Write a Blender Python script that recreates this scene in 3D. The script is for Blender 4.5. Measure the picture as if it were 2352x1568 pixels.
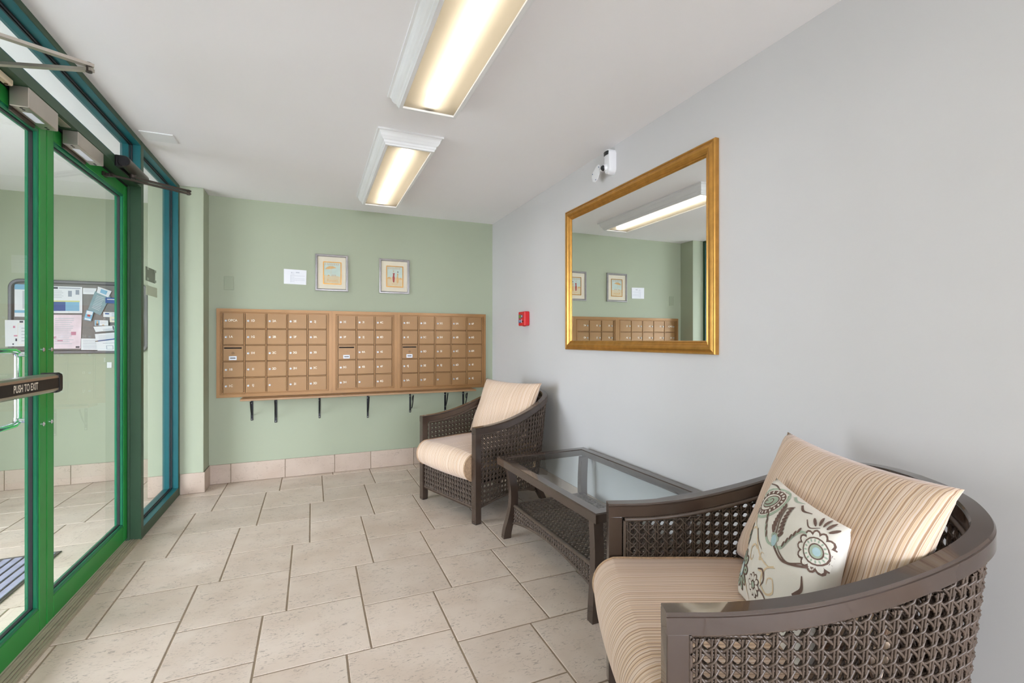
import bpy, bmesh, math, random
import numpy as np
from mathutils import Vector, Matrix

# ------------------------------------------------------------------ reset
for o in list(bpy.data.objects):
    bpy.data.objects.remove(o, do_unlink=True)
scene = bpy.context.scene
COL = scene.collection
PI = math.pi
rnd = random.Random(7)

# ------------------------------------------------------------------ camera
cam_d = bpy.data.cameras.new('camera')
cam_d.sensor_width = 36.0
cam_d.lens = 1085.0 / 2352.0 * 36.0
cam_d.shift_y = -3.0 / 2352.0
cam_d.clip_start = 0.02
cam = bpy.data.objects.new('camera', cam_d)
COL.objects.link(cam)
cam.location = (0, 0, 1.22)
cam.rotation_euler = (PI / 2, 0, -math.atan(459.0 / 1085.0))
scene.camera = cam

# ------------------------------------------------------------------ world (overcast daylight outside)
world = bpy.data.worlds.new('world')
scene.world = world
world.use_nodes = True
wn = world.node_tree.nodes
bg = wn['Background']
bg.inputs['Color'].default_value = (0.86, 0.885, 1.0, 1)
bg.inputs['Strength'].default_value = 20.0

# ------------------------------------------------------------------ exposure / view
scene.view_settings.view_transform = 'Standard'
scene.view_settings.look = 'None'
scene.view_settings.gamma = 1.0
scene.view_settings.use_curve_mapping = False
scene.view_settings.exposure = -0.1
TUBE_EMISSION = 11.0
# daylight portals in the glazed openings (sampling aid only, they emit nothing of their own)
def portal(name, loc, rot, sx, sy):
    l = bpy.data.lights.new(name, 'AREA'); l.shape = 'RECTANGLE'; l.size = sx; l.size_y = sy
    l.cycles.is_portal = True
    o = bpy.data.objects.new(name, l); COL.objects.link(o); o.location = loc; o.rotation_euler = rot
    return o
portal('vestibule_daylight_portal', (-3.28, 2.325, 1.09), (0, -PI / 2, 0), 2.1, 2.25)
portal('rear_daylight_portal', (.4, -3.66, 1.22), (PI / 2, 0, 0), 2.7, 2.3)

# ------------------------------------------------------------------ materials
def lin(c):
    out = []
    for v in c[:3]:
        v = v / 255.0
        out.append(v / 12.92 if v <= 0.04045 else ((v + 0.055) / 1.055) ** 2.4)
    return tuple(out)

MATS = {}
def new_mat(name):
    m = bpy.data.materials.new(name)
    m.use_nodes = True
    MATS[name] = m
    return m, m.node_tree.nodes, m.node_tree.links

def mat(name, rgb, rough=0.5, metal=0.0, var=0.05, scale=6.0, bump=0.0, bscale=80.0, spec=0.5, coat=0.0):
    m, N, L = new_mat(name)
    b = N['Principled BSDF']
    c = lin(rgb)
    tc = N.new('ShaderNodeTexCoord')
    nz = N.new('ShaderNodeTexNoise')
    nz.inputs['Scale'].default_value = scale
    nz.inputs['Detail'].default_value = 3
    L.new(tc.outputs['Object'], nz.inputs['Vector'])
    rp = N.new('ShaderNodeValToRGB')
    rp.color_ramp.elements[0].position = 0.3
    rp.color_ramp.elements[1].position = 0.7
    rp.color_ramp.elements[0].color = tuple(max(0, v * (1 - var)) for v in c) + (1,)
    rp.color_ramp.elements[1].color = tuple(min(1, v * (1 + var)) for v in c) + (1,)
    L.new(nz.outputs['Fac'], rp.inputs['Fac'])
    L.new(rp.outputs['Color'], b.inputs['Base Color'])
    b.inputs['Roughness'].default_value = rough
    b.inputs['Metallic'].default_value = metal
    b.inputs['Specular IOR Level'].default_value = spec
    b.inputs['Coat Weight'].default_value = coat
    if bump > 0:
        n2 = N.new('ShaderNodeTexNoise')
        n2.inputs['Scale'].default_value = bscale
        n2.inputs['Detail'].default_value = 4
        L.new(tc.outputs['Object'], n2.inputs['Vector'])
        bp = N.new('ShaderNodeBump')
        bp.inputs['Strength'].default_value = bump
        bp.inputs['Distance'].default_value = 0.002
        L.new(n2.outputs['Fac'], bp.inputs['Height'])
        L.new(bp.outputs['Normal'], b.inputs['Normal'])
    return m

mat('white_wall', (208, 206, 206), 0.75, var=0.015, scale=1.5, bump=0.08, bscale=120)
mat('ceiling_paint', (245, 243, 244), 0.85, var=0.012, scale=1.2, bump=0.05, bscale=90)
mat('green_wall', (165, 172, 149), 0.6, var=0.02, scale=1.5, bump=0.08, bscale=120)
mat('fixture_white', (236, 236, 236), 0.5, var=0.02)
mat('housing_grey', (150, 144, 132), 0.7, var=0.02)
mat('grout', (150, 132, 112), 0.9, var=0.1, scale=30)
mat('door_green_lit', (44, 146, 64), 0.35, var=0.05, scale=4, spec=0.3)  # same green paint as the frame, brightened for the light on the doors
mat('stop_green_daylit', (30, 118, 84), 0.35, var=0.05, scale=4, spec=0.3)  # door paint with bluish daylight mixed into the colour
mat('frame_green', (54, 82, 60), 0.42, var=0.06, scale=4, spec=0.3)
mat('frame_green_daylit', (27, 92, 98), 0.4, var=0.08, scale=3, spec=0.3)  # same green paint, blue daylight on the reveals put into the colour
mat('black_rubber', (24, 24, 28), 0.6, var=0.1)
mat('weather_strip', (70, 62, 62), 0.8, var=0.5, scale=60)
mat('aluminium', (186, 176, 166), 0.32, metal=0.9, var=0.05)
mat('steel_brush', (190, 182, 172), 0.35, metal=0.85, var=0.05)
mat('dark_bronze', (78, 70, 64), 0.35, metal=0.7, var=0.1)
mat('board_frame', (92, 90, 94), 0.4, metal=0.2, var=0.05)
mat('black_plastic', (30, 28, 29), 0.45, var=0.1, spec=0.3)
mat('black_metal', (26, 27, 32), 0.3, metal=0.3, var=0.2, scale=40)
mat('cream_plastic', (222, 206, 176), 0.4, var=0.05)
mat('white_plastic', (232, 232, 234), 0.35, var=0.02)
mat('label_white', (226, 230, 240), 0.5, var=0.03)
mat('threshold', (184, 172, 150), 0.45, metal=0.2, var=0.12, scale=15)
mat('brass_box', (149, 111, 68), 0.4, metal=0.2, var=0.06, scale=5)
mat('brass_trim', (152, 111, 66), 0.38, metal=0.25, var=0.06, scale=5)
mat('brass_gap_shade', (60, 40, 22), 0.7, metal=0.0, var=0.1)  # darkened to paint the shadow lines between mailbox doors
mat('lock_metal', (176, 178, 180), 0.4, metal=0.9, var=0.1)
mat('lock_bronze', (110, 84, 58), 0.35, metal=0.7, var=0.1)
mat('number_white', (240, 232, 214), 0.5, var=0.02)
mat('slot_black', (8, 8, 8), 0.9, var=0.0)
mat('shelf_wood', (164, 126, 88), 0.4, var=0.05)
mat('gold_frame', (192, 141, 70), 0.32, metal=0.75, var=0.12, scale=25)
mat('silver_sheen_frame', (168, 164, 164), 0.35, metal=0.55, var=0.1, scale=20)  # golden picture frames, their silver-grey reflection put into the colour
mat('gold_fillet', (180, 128, 52), 0.35, metal=0.5, var=0.1)
mat('mat_board', (234, 219, 200), 0.8, var=0.02)
mat('art_sky', (206, 216, 208), 0.8, var=0.05, scale=20)
mat('art_sand', (226, 204, 172), 0.8, var=0.06, scale=25)
mat('art_orange', (224, 178, 124), 0.8, var=0.12, scale=40)
mat('art_text', (206, 180, 160), 0.8, var=0.05)
mat('art_red', (176, 76, 72), 0.8, var=0.15, scale=60)
mat('art_skin', (216, 180, 150), 0.8, var=0.1)
mat('art_hair', (120, 96, 84), 0.8, var=0.1)
mat('paper_white', (232, 233, 238), 0.75, var=0.02)
mat('paper_cream', (236, 226, 208), 0.75, var=0.03)
mat('paper_pink', (236, 216, 226), 0.75, var=0.09, scale=14)
mat('paper_blue', (126, 178, 210), 0.6, var=0.05)
mat('paper_navy', (50, 84, 150), 0.6, var=0.05)
mat('paper_teal', (128, 156, 164), 0.6, var=0.12, scale=10)
mat('paper_print', (150, 156, 172), 0.8, var=0.05)
mat('paper_faint', (196, 198, 206), 0.8, var=0.03)
mat('paper_magenta', (206, 140, 164), 0.8, var=0.1)
mat('paper_yellow', (222, 218, 150), 0.8, var=0.05)
mat('paper_dark', (74, 78, 92), 0.8, var=0.1)
mat('board_cloth', (132, 128, 128), 0.9, var=0.05, scale=30)
mat('fire_red', (208, 30, 36), 0.3, var=0.05)
mat('lcd_green', (118, 144, 40), 0.3, var=0.05)
mat('panel_blue', (62, 96, 146), 0.4, var=0.05)
mat('lens_dark', (40, 42, 46), 0.1, var=0.1)
mat('chair_frame', (68, 54, 46), 0.18, var=0.08, scale=12, coat=0.55)
mat('wicker', (88, 74, 64), 0.36, var=0.16, scale=30)
mat('seat_under', (40, 34, 30), 0.8, var=0.1)
mat('sign_olive', (92, 98, 78), 0.7, var=0.05)
mat('card_pale', (196, 202, 178), 0.7, var=0.03)
mat('mat_grey', (150, 152, 174), 0.8, var=0.1, scale=20)
mat('mat_dark', (84, 80, 76), 0.7, var=0.1, scale=20)
mat('print_brown', (116, 92, 82), 0.85, var=0.12, scale=60)
mat('print_sage', (170, 184, 164), 0.85, var=0.08, scale=60)
mat('print_tan', (222, 198, 164), 0.85, var=0.06, scale=60)
mat('print_blue', (176, 202, 208), 0.85, var=0.06, scale=60)
mat('pillow_cloth', (232, 226, 216), 0.85, var=0.02, scale=20, bump=0.15, bscale=400)
mat('pavement', (170, 168, 164), 0.9, var=0.06, scale=2)
mat('chrome', (214, 218, 226), 0.12, metal=1.0, var=0.02)
mat('plate_green', (156, 164, 140), 0.5, var=0.02)

# mirror
m, N, L = new_mat('mirror_glass')
b = N['Principled BSDF']
b.inputs['Base Color'].default_value = (0.86, 0.88, 0.87, 1)
b.inputs['Metallic'].default_value = 1.0
b.inputs['Roughness'].default_value = 0.0

def glass_mat(name, tint, f=1.0):
    m, N, L = new_mat(name)
    N.remove(N['Principled BSDF'])
    out = N['Material Output']
    tr = N.new('ShaderNodeBsdfTransparent'); tr.inputs['Color'].default_value = tint + (1,)
    gl = N.new('ShaderNodeBsdfGlossy'); gl.inputs['Roughness'].default_value = 0.0
    gl.inputs['Color'].default_value = (1, 1, 1, 1)
    fr = N.new('ShaderNodeFresnel'); fr.inputs['IOR'].default_value = 1.45
    ml = N.new('ShaderNodeMath'); ml.operation = 'MULTIPLY'; ml.inputs[1].default_value = f
    mx = N.new('ShaderNodeMixShader')
    L.new(fr.outputs['Fac'], ml.inputs[0])
    ge = N.new('ShaderNodeNewGeometry')
    fb = N.new('ShaderNodeMath'); fb.operation = 'SUBTRACT'; fb.inputs[0].default_value = 1.0
    L.new(ge.outputs['Backfacing'], fb.inputs[1])
    m3_ = N.new('ShaderNodeMath'); m3_.operation = 'MULTIPLY'
    L.new(ml.outputs['Value'], m3_.inputs[0]); L.new(fb.outputs['Value'], m3_.inputs[1])
    L.new(m3_.outputs['Value'], mx.inputs['Fac'])
    L.new(tr.outputs['BSDF'], mx.inputs[1])
    L.new(gl.outputs['BSDF'], mx.inputs[2])
    L.new(mx.outputs['Shader'], out.inputs['Surface'])
    return m
glass_mat('window_glass', (0.97, 0.985, 0.98), 0.7)
glass_mat('table_glass', (0.93, 0.97, 0.965), 1.0)

# fluorescent tube
m, N, L = new_mat('tube_light')
N.remove(N['Principled BSDF'])
em = N.new('ShaderNodeEmission')
em.inputs['Color'].default_value = (1.0, 0.90, 0.76, 1)
em.inputs['Strength'].default_value = TUBE_EMISSION
L.new(em.outputs['Emission'], N['Material Output'].inputs['Surface'])

# prismatic acrylic lens: part clear, part scattering
m, N, L = new_mat('diffuser')
N.remove(N['Principled BSDF'])
tr = N.new('ShaderNodeBsdfTransparent'); tr.inputs['Color'].default_value = (1, 1, 1, 1)
ts = N.new('ShaderNodeBsdfTranslucent'); ts.inputs['Color'].default_value = (0.66, 0.63, 0.56, 1)
df = N.new('ShaderNodeBsdfDiffuse'); df.inputs['Color'].default_value = (0.9, 0.88, 0.82, 1)
m1 = N.new('ShaderNodeMixShader'); m1.inputs['Fac'].default_value = 0.05
m2 = N.new('ShaderNodeMixShader'); m2.inputs['Fac'].default_value = 0.5
L.new(ts.outputs['BSDF'], m1.inputs[1]); L.new(df.outputs['BSDF'], m1.inputs[2])
L.new(tr.outputs['BSDF'], m2.inputs[1]); L.new(m1.outputs['Shader'], m2.inputs[2])
L.new(m2.outputs['Shader'], N['Material Output'].inputs['Surface'])

# stone tile
def tile_mat(name, base, dark, fleck):
    m, N, L = new_mat(name)
    b = N['Principled BSDF']
    tc = N.new('ShaderNodeTexCoord')
    oi = N.new('ShaderNodeObjectInfo')
    mul = N.new('ShaderNodeVectorMath'); mul.operation = 'SCALE'; mul.inputs['Scale'].default_value = 37.0
    cmb = N.new('ShaderNodeCombineXYZ')
    for i in range(3):
        L.new(oi.outputs['Random'], cmb.inputs[i])
    L.new(cmb.outputs['Vector'], mul.inputs[0])
    add = N.new('ShaderNodeVectorMath'); add.operation = 'ADD'
    L.new(tc.outputs['Object'], add.inputs[0]); L.new(mul.outputs['Vector'], add.inputs[1])
    n1 = N.new('ShaderNodeTexNoise'); n1.inputs['Scale'].default_value = 5; n1.inputs['Detail'].default_value = 5
    L.new(add.outputs['Vector'], n1.inputs['Vector'])
    r1 = N.new('ShaderNodeValToRGB')
    r1.color_ramp.elements[0].position = 0.32; r1.color_ramp.elements[1].position = 0.68
    r1.color_ramp.elements[0].color = lin(dark) + (1,)
    r1.color_ramp.elements[1].color = lin(base) + (1,)
    L.new(n1.outputs['Fac'], r1.inputs['Fac'])
    # thin flecks
    mp = N.new('ShaderNodeMapping'); mp.inputs['Scale'].default_value = (0.75, 1.7, 1.0)
    mp.inputs['Rotation'].default_value = (0, 0, 0.35)
    L.new(add.outputs['Vector'], mp.inputs['Vector'])
    n2 = N.new('ShaderNodeTexNoise'); n2.inputs['Scale'].default_value = 46
    n2.inputs['Detail'].default_value = 5; n2.inputs['Roughness'].default_value = 0.62
    n2.inputs['Distortion'].default_value = 1.6
    L.new(mp.outputs['Vector'], n2.inputs['Vector'])
    r2 = N.new('ShaderNodeValToRGB')
    r2.color_ramp.elements[0].position = 0.55; r2.color_ramp.elements[1].position = 0.64
    L.new(n2.outputs['Fac'], r2.inputs['Fac'])
    n3 = N.new('ShaderNodeTexNoise'); n3.inputs['Scale'].default_value = 11; n3.inputs['Detail'].default_value = 3
    L.new(add.outputs['Vector'], n3.inputs['Vector'])
    r3 = N.new('ShaderNodeValToRGB')
    r3.color_ramp.elements[0].position = 0.38; r3.color_ramp.elements[1].position = 0.58
    L.new(n3.outputs['Fac'], r3.inputs['Fac'])
    mm = N.new('ShaderNodeMath'); mm.operation = 'MULTIPLY'
    L.new(r2.outputs['Color'], mm.inputs[0]); L.new(r3.outputs['Color'], mm.inputs[1])
    m3 = N.new('ShaderNodeMath'); m3.operation = 'MULTIPLY'; m3.inputs[1].default_value = 0.7
    L.new(mm.outputs['Value'], m3.inputs[0])
    mx = N.new('ShaderNodeMixRGB')
    L.new(m3.outputs['Value'], mx.inputs['Fac'])
    L.new(r1.outputs['Color'], mx.inputs['Color1'])
    mx.inputs['Color2'].default_value = lin(fleck) + (1,)
    # small tint per tile
    hs = N.new('ShaderNodeHueSaturation')
    mr = N.new('ShaderNodeMapRange'); mr.inputs['To Min'].default_value = 0.95; mr.inputs['To Max'].default_value = 1.05
    L.new(oi.outputs['Random'], mr.inputs['Value'])
    L.new(mr.outputs['Result'], hs.inputs['Value'])
    L.new(mx.outputs['Color'], hs.inputs['Color'])
    L.new(hs.outputs['Color'], b.inputs['Base Color'])
    b.inputs['Roughness'].default_value = 0.42
    bp = N.new('ShaderNodeBump'); bp.inputs['Strength'].default_value = 0.12; bp.inputs['Distance'].default_value = 0.002
    L.new(n2.outputs['Fac'], bp.inputs['Height']); L.new(bp.outputs['Normal'], b.inputs['Normal'])
    return m
tile_mat('floor_tile', (218, 203, 189), (206, 188, 172), (138, 124, 114))
tile_mat('base_tile', (196, 178, 163), (184, 164, 148), (166, 148, 134))

# striped fabric driven by the cushion's own UV
def stripe_mat(name, freq):
    m, N, L = new_mat(name)
    b = N['Principled BSDF']
    uv = N.new('ShaderNodeUVMap'); uv.uv_map = 'UVMap'
    sp = N.new('ShaderNodeSeparateXYZ'); L.new(uv.outputs['UV'], sp.inputs['Vector'])
    nzv = N.new('ShaderNodeTexNoise'); nzv.inputs['Scale'].default_value = 3.0
    L.new(uv.outputs['UV'], nzv.inputs['Vector'])
    ma = N.new('ShaderNodeMath'); ma.operation = 'MULTIPLY_ADD'; ma.inputs[1].default_value = freq
    L.new(sp.outputs['X'], ma.inputs[0])
    wob = N.new('ShaderNodeMath'); wob.operation = 'MULTIPLY'; wob.inputs[1].default_value = 0.6
    L.new(nzv.outputs['Fac'], wob.inputs[0]); L.new(wob.outputs['Value'], ma.inputs[2])
    wn1 = N.new('ShaderNodeTexNoise'); wn1.noise_dimensions = '1D'
    wn1.inputs['Scale'].default_value = 1.0; wn1.inputs['Detail'].default_value = 2.5
    wn1.inputs['Roughness'].default_value = 0.7
    L.new(ma.outputs['Value'], wn1.inputs['W'])
    sn = N.new('ShaderNodeMath'); sn.operation = 'SINE'
    m2 = N.new('ShaderNodeMath'); m2.operation = 'MULTIPLY'; m2.inputs[1].default_value = 1.7
    L.new(ma.outputs['Value'], m2.inputs[0]); L.new(m2.outputs['Value'], sn.inputs[0])
    mad = N.new('ShaderNodeMath'); mad.operation = 'MULTIPLY_ADD'; mad.inputs[1].default_value = 0.16
    L.new(sn.outputs['Value'], mad.inputs[0]); L.new(wn1.outputs['Fac'], mad.inputs[2])
    rp = N.new('ShaderNodeValToRGB')
    e = rp.color_ramp.elements
    e[0].position = 0.30; e[0].color = lin((172, 136, 108)) + (1,)
    e[1].position = 0.72; e[1].color = lin((226, 192, 154)) + (1,)
    x = e.new(0.40); x.color = lin((220, 184, 148)) + (1,)
    x = e.new(0.50); x.color = lin((238, 220, 210)) + (1,)
    x = e.new(0.60); x.color = lin((232, 208, 182)) + (1,)
    L.new(mad.outputs['Value'], rp.inputs['Fac'])
    L.new(rp.outputs['Color'], b.inputs['Base Color'])
    b.inputs['Roughness'].default_value = 0.8
    b.inputs['Sheen Weight'].default_value = 0.25
    b.inputs['Sheen Tint'].default_value = (0.85, 0.85, 1.0, 1)
    bp = N.new('ShaderNodeBump'); bp.inputs['Strength'].default_value = 0.25; bp.inputs['Distance'].default_value = 0.002
    L.new(mad.outputs['Value'], bp.inputs['Height']); L.new(bp.outputs['Normal'], b.inputs['Normal'])
stripe_mat('stripe_fabric', 330.0)
mat('piping_fabric', (190, 158, 128), 0.8, var=0.2, scale=120)

# ------------------------------------------------------------------ mesh builder
class MB:
    def __init__(s):
        s.v = []; s.f = []
    def add(s, vs, fs):
        o = len(s.v)
        s.v.extend([tuple(p) for p in vs])
        s.f.extend([tuple(i + o for i in f) for f in fs])
        return s
    def box(s, x0, x1, y0, y1, z0, z1, bev=0.0, seg=1):
        bm = bmesh.new()
        bmesh.ops.create_cube(bm, size=1.0)
        for v in bm.verts:
            v.co = Vector(((x0 + x1) / 2 + v.co.x * (x1 - x0), (y0 + y1) / 2 + v.co.y * (y1 - y0), (z0 + z1) / 2 + v.co.z * (z1 - z0)))
        if bev > 0:
            bmesh.ops.bevel(bm, geom=list(bm.edges), offset=bev, segments=seg, profile=0.5, affect='EDGES')
        s.bm(bm)
        return s
    def bm(s, bm):
        bm.verts.index_update()
        s.add([v.co[:] for v in bm.verts], [[v.index for v in f.verts] for f in bm.faces])
        bm.free()
        return s
    def prism(s, poly, fn, t0, t1):
        n = len(poly)
        vs = [fn(p, t0) for p in poly] + [fn(p, t1) for p in poly]
        fs = [[i, (i + 1) % n, n + (i + 1) % n, n + i] for i in range(n)]
        fs += [list(range(n))[::-1], list(range(n, 2 * n))]
        return s.add(vs, fs)
    def tube(s, path, r, n=8, closed=False, caps=True, hint=None):
        P = [Vector(p) for p in path]
        m = len(P)
        R = r if isinstance(r, (list, tuple)) else [r] * m
        up = Vector(hint) if hint else None
        vs = []
        prevN = None
        for i in range(m):
            if closed:
                t = P[(i + 1) % m] - P[i - 1]
            else:
                t = P[min(i + 1, m - 1)] - P[max(i - 1, 0)]
            if t.length < 1e-9: t = Vector((0, 0, 1))
            t.normalize()
            if prevN is None:
                a = up if up else (Vector((0, 0, 1)) if abs(t.z) < 0.9 else Vector((1, 0, 0)))
                nn = a - t * a.dot(t)
            else:
                nn = prevN - t * prevN.dot(t)
            if nn.length < 1e-6:
                nn = t.orthogonal()
            nn.normalize(); prevN = nn
            bb = t.cross(nn)
            for k in range(n):
                a = 2 * PI * k / n
                vs.append(P[i] + (nn * math.cos(a) + bb * math.sin(a)) * R[i])
        fs = []
        for i in range(m if closed else m - 1):
            j = (i + 1) % m
            for k in range(n):
                k2 = (k + 1) % n
                fs.append([i * n + k, i * n + k2, j * n + k2, j * n + k])
        if caps and not closed:
            fs.append(list(range(n))[::-1])
            fs.append([(m - 1) * n + k for k in range(n)])
        return s.add(vs, fs)
    def sweep(s, path, sides, profile, ups=None, caps=True):
        """profile (a,b): a along side vector, b along up"""
        n = len(profile); m = len(path)
        vs = []
        for i in range(m):
            p = Vector(path[i]); sd = Vector(sides[i])
            u = Vector(ups[i]) if ups else Vector((0, 0, 1))
            for (a, b) in profile:
                vs.append(p + sd * a + u * b)
        fs = []
        for i in range(m - 1):
            for k in range(n):
                k2 = (k + 1) % n
                fs.append([i * n + k, i * n + k2, (i + 1) * n + k2, (i + 1) * n + k])
        if caps:
            fs.append(list(range(n))[::-1]); fs.append([(m - 1) * n + k for k in range(n)])
        return s.add(vs, fs)
    def cyl(s, p0, p1, r, n=16, r1=None):
        return s.tube([p0, p1], [r, r if r1 is None else r1], n)
    def sphere(s, c, r, n=12, m=8, sq=(1, 1, 1)):
        vs = []; fs = []
        vs.append((c[0], c[1], c[2] + r * sq[2]))
        for i in range(1, m):
            th = PI * i / m
            for k in range(n):
                a = 2 * PI * k / n
                vs.append((c[0] + r * sq[0] * math.sin(th) * math.cos(a), c[1] + r * sq[1] * math.sin(th) * math.sin(a), c[2] + r * sq[2] * math.cos(th)))
        vs.append((c[0], c[1], c[2] - r * sq[2]))
        for k in range(n):
            fs.append([0, 1 + k, 1 + (k + 1) % n])
        for i in range(m - 2):
            for k in range(n):
                a = 1 + i * n + k; b2 = 1 + i * n + (k + 1) % n
                fs.append([a, a + n, b2 + n, b2])
        last = len(vs) - 1
        for k in range(n):
            fs.append([last, 1 + (m - 2) * n + (k + 1) % n, 1 + (m - 2) * n + k])
        return s.add(vs, fs)
    def mould(s, org, ex, ey, en, x0, x1, y0, y1, profile, close=False):
        """mitred rectangular moulding; profile = [(inset, height)]"""
        O = Vector(org); ex = Vector(ex); ey = Vector(ey); en = Vector(en)
        vs = []
        for (i, h) in profile:
            for (x, y) in ((x0 + i, y0 + i), (x1 - i, y0 + i), (x1 - i, y1 - i), (x0 + i, y1 - i)):
                vs.append(O + ex * x + ey * y + en * h)
        fs = []
        m = len(profile)
        rng = range(m) if close else range(m - 1)
        for q in rng:
            q2 = (q + 1) % m
            for k in range(4):
                k2 = (k + 1) % 4
                fs.append([q * 4 + k, q * 4 + k2, q2 * 4 + k2, q2 * 4 + k])
        return s.add(vs, fs)

ORG = {}
def make_mesh(name, mb, smooth=None, shift=(0, 0, 0)):
    me = bpy.data.meshes.new(name)
    sx, sy, sz = shift
    me.from_pydata([(x - sx, y - sy, z - sz) for x, y, z in mb.v], [], mb.f)
    me.update()
    bm = bmesh.new(); bm.from_mesh(me)
    bmesh.ops.recalc_face_normals(bm, faces=bm.faces)
    bm.to_mesh(me); bm.free()
    if smooth is not None:
        me.shade_smooth()
        me.set_sharp_from_angle(angle=math.radians(smooth))
    return me

def obj(name, mb, material, parent=None, smooth=None, label=None, centre=None):
    xs = np.array(mb.v)
    c = (xs.min(0) + xs.max(0)) / 2
    if parent is None:
        c[2] = xs[:, 2].min()
    if centre is not None:
        c = np.array(centre)
    me = make_mesh(name, mb, smooth, c)
    me.materials.append(MATS[material])
    o = bpy.data.objects.new(name, me)
    COL.objects.link(o)
    ORG[o] = Vector(c)
    if smooth is not None and smooth <= 50:
        wn_ = o.modifiers.new('weighted_normal', 'WEIGHTED_NORMAL'); wn_.keep_sharp = True
    if parent is not None:
        o.parent = parent
        o.location = Vector(c) - ORG[parent]
    else:
        o.location = Vector(c)
    if label: o['label'] = label
    return o

def tag(o, label, cat, group=None):
    o['label'] = label; o['category'] = cat
    if group: o['group'] = group
    return o
def struct(o):
    o['kind'] = 'structure'; return o
def thing(name, label, cat, loc=(0, 0, 0), group=None, rotz=None):
    o = bpy.data.objects.new(name, None)
    o.empty_display_size = 0.1
    COL.objects.link(o)
    o.location = loc
    if rotz is not None:
        o.rotation_euler = (0, 0, rotz)
        ORG[o] = Vector((0, 0, 0))
    else:
        ORG[o] = Vector(loc)
    return tag(o, label, cat, group)
def struct_root(name, loc):
    o = bpy.data.objects.new(name, None); COL.objects.link(o)
    o.empty_display_size = 0.1
    o.location = loc; ORG[o] = Vector(loc)
    return struct(o)
def copy_tree(o, parent=None):
    c = o.copy(); COL.objects.link(c)
    if parent is not None: c.parent = parent
    for ch in list(o.children):
        copy_tree(ch, c)
    return c

TXT = {}
def text_mb(s, size, ext=0.0):
    """text as flat polygons, x right / y up, centred"""
    key = (s, size)
    if key not in TXT:
        cu = bpy.data.curves.new('t', 'FONT')
        cu.body = s; cu.size = size; cu.align_x = 'CENTER'; cu.align_y = 'CENTER'
        cu.resolution_u = 3; cu.offset = size * .018
        ob = bpy.data.objects.new('t', cu)
        COL.objects.link(ob)
        me = bpy.data.meshes.new_from_object(ob)
        vs = [v.co[:] for v in me.vertices]; fs = [list(p.vertices) for p in me.polygons]
        bpy.data.objects.remove(ob, do_unlink=True)
        bpy.data.curves.remove(cu); bpy.data.meshes.remove(me)
        TXT[key] = (vs, fs)
    return TXT[key]
def put_text(mb, s, size, fn, sx=1.0):
    vs, fs = text_mb(s, size)
    mb.add([fn(v[0] * sx, v[1]) for v in vs], fs)
    return mb

# ------------------------------------------------------------------ room constants
XR = 1.749       # white wall
YB = 4.665       # green back wall
XS = -0.962      # inner face of the storefront
XO = -1.066      # outer face of the storefront
XG = -1.012      # storefront glass
YP = 4.455       # pier front
XP = -0.802      # pier return
YV = 5.135       # vestibule far wall
XV = -3.20       # outer glazing
YF = -3.60       # glazed wall added behind camera for daylight
H = 2.44
# door leaves
XD = -1.03
DB = 0.022
DT = 2.150
Y0, YM, Y1 = 1.648, 2.597, 3.540

# ------------------------------------------------------------------ shell
struct(obj('wall_right', MB().box(XR, XR + .12, YF, YB + .12, 0, H), 'white_wall'))
struct(obj('wall_back', MB().box(XO + .004, XR, YB, YB + .12, 0, H), 'green_wall'))
struct(obj('wall_pier', MB().box(-1.17, XP, YP, YB, 0, H, .006, 2).box(-1.17, XO - .002, YB, YV, 0, H), 'green_wall', smooth=40))
struct(obj('wall_behind', MB().box(XS, XR + .12, YF - .12, YF, 0, .08).box(XS, XR + .12, YF - .12, YF, H - .08, H), 'white_wall'))
struct(obj('ceiling', MB().box(XV - .1, XR + .12, YF - .12, YV + .12, H, H + .1), 'ceiling_paint'))
struct(obj('wall_vestibule', MB().box(XV, -1.05, YV, YV + .12, 0, H), 'green_wall'))
struct(obj('wall_left', MB().box(XO, XS, YF, Y0 - .046, 0, H), 'green_wall'))

# ------------------------------------------------------------------ floor: two-size hopscotch tiling
FL_L, FL_S, GR = 0.4188, 0.3248, 0.0075
floor = struct(obj('floor', MB().box(XV - .1, XR + .12, YF - .12, YV + .12, -0.08, -0.0025), 'grout'))
tile_cache = {}
def tile_mesh(w, h):
    k = (round(w, 4), round(h, 4))
    if k not in tile_cache:
        bm = bmesh.new()
        bmesh.ops.create_cube(bm, size=1.0)
        for v in bm.verts:
            v.co = Vector((v.co.x * w, v.co.y * h, (v.co.z - .5) * .008))
        ed = [e for e in bm.edges if all(v.co.z > -.001 for v in e.verts)]
        bmesh.ops.bevel(bm, geom=ed, offset=.0022, segments=2, profile=.5, affect='EDGES')
        me = bpy.data.meshes.new('tile'); bm.to_mesh(me); bm.free()
        me.materials.append(MATS['floor_tile'])
        tile_cache[k] = me
    return tile_cache[k]
regions = [(-1.012, XR, YF, YB), (XV, -1.012, 1.2, YV)]
PX, PY = -0.107, 3.104
for i in range(-18, 20):
    for j in range(-18, 20):
        bx = PX + i * FL_L + j * FL_S
        by = PY + i * FL_S - j * FL_L
        for (x0, y1, sz) in ((bx, by, FL_L), (bx, by - FL_L, FL_S)):
            rx0, rx1, ry0, ry1 = x0 + GR / 2, x0 + sz - GR / 2, y1 - sz + GR / 2, y1 - GR / 2
            for (a0, a1, c0, c1) in regions:
                q0, q1 = max(rx0, a0), min(rx1, a1); s0, s1 = max(ry0, c0), min(ry1, c1)
                if q1 - q0 < .012 or s1 - s0 < .012: continue
                o = bpy.data.objects.new('tile', tile_mesh(q1 - q0, s1 - s0))
                COL.objects.link(o)
                o.parent = floor
                o.location = Vector(((q0 + q1) / 2, (s0 + s1) / 2, 0)) - ORG[floor]

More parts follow.
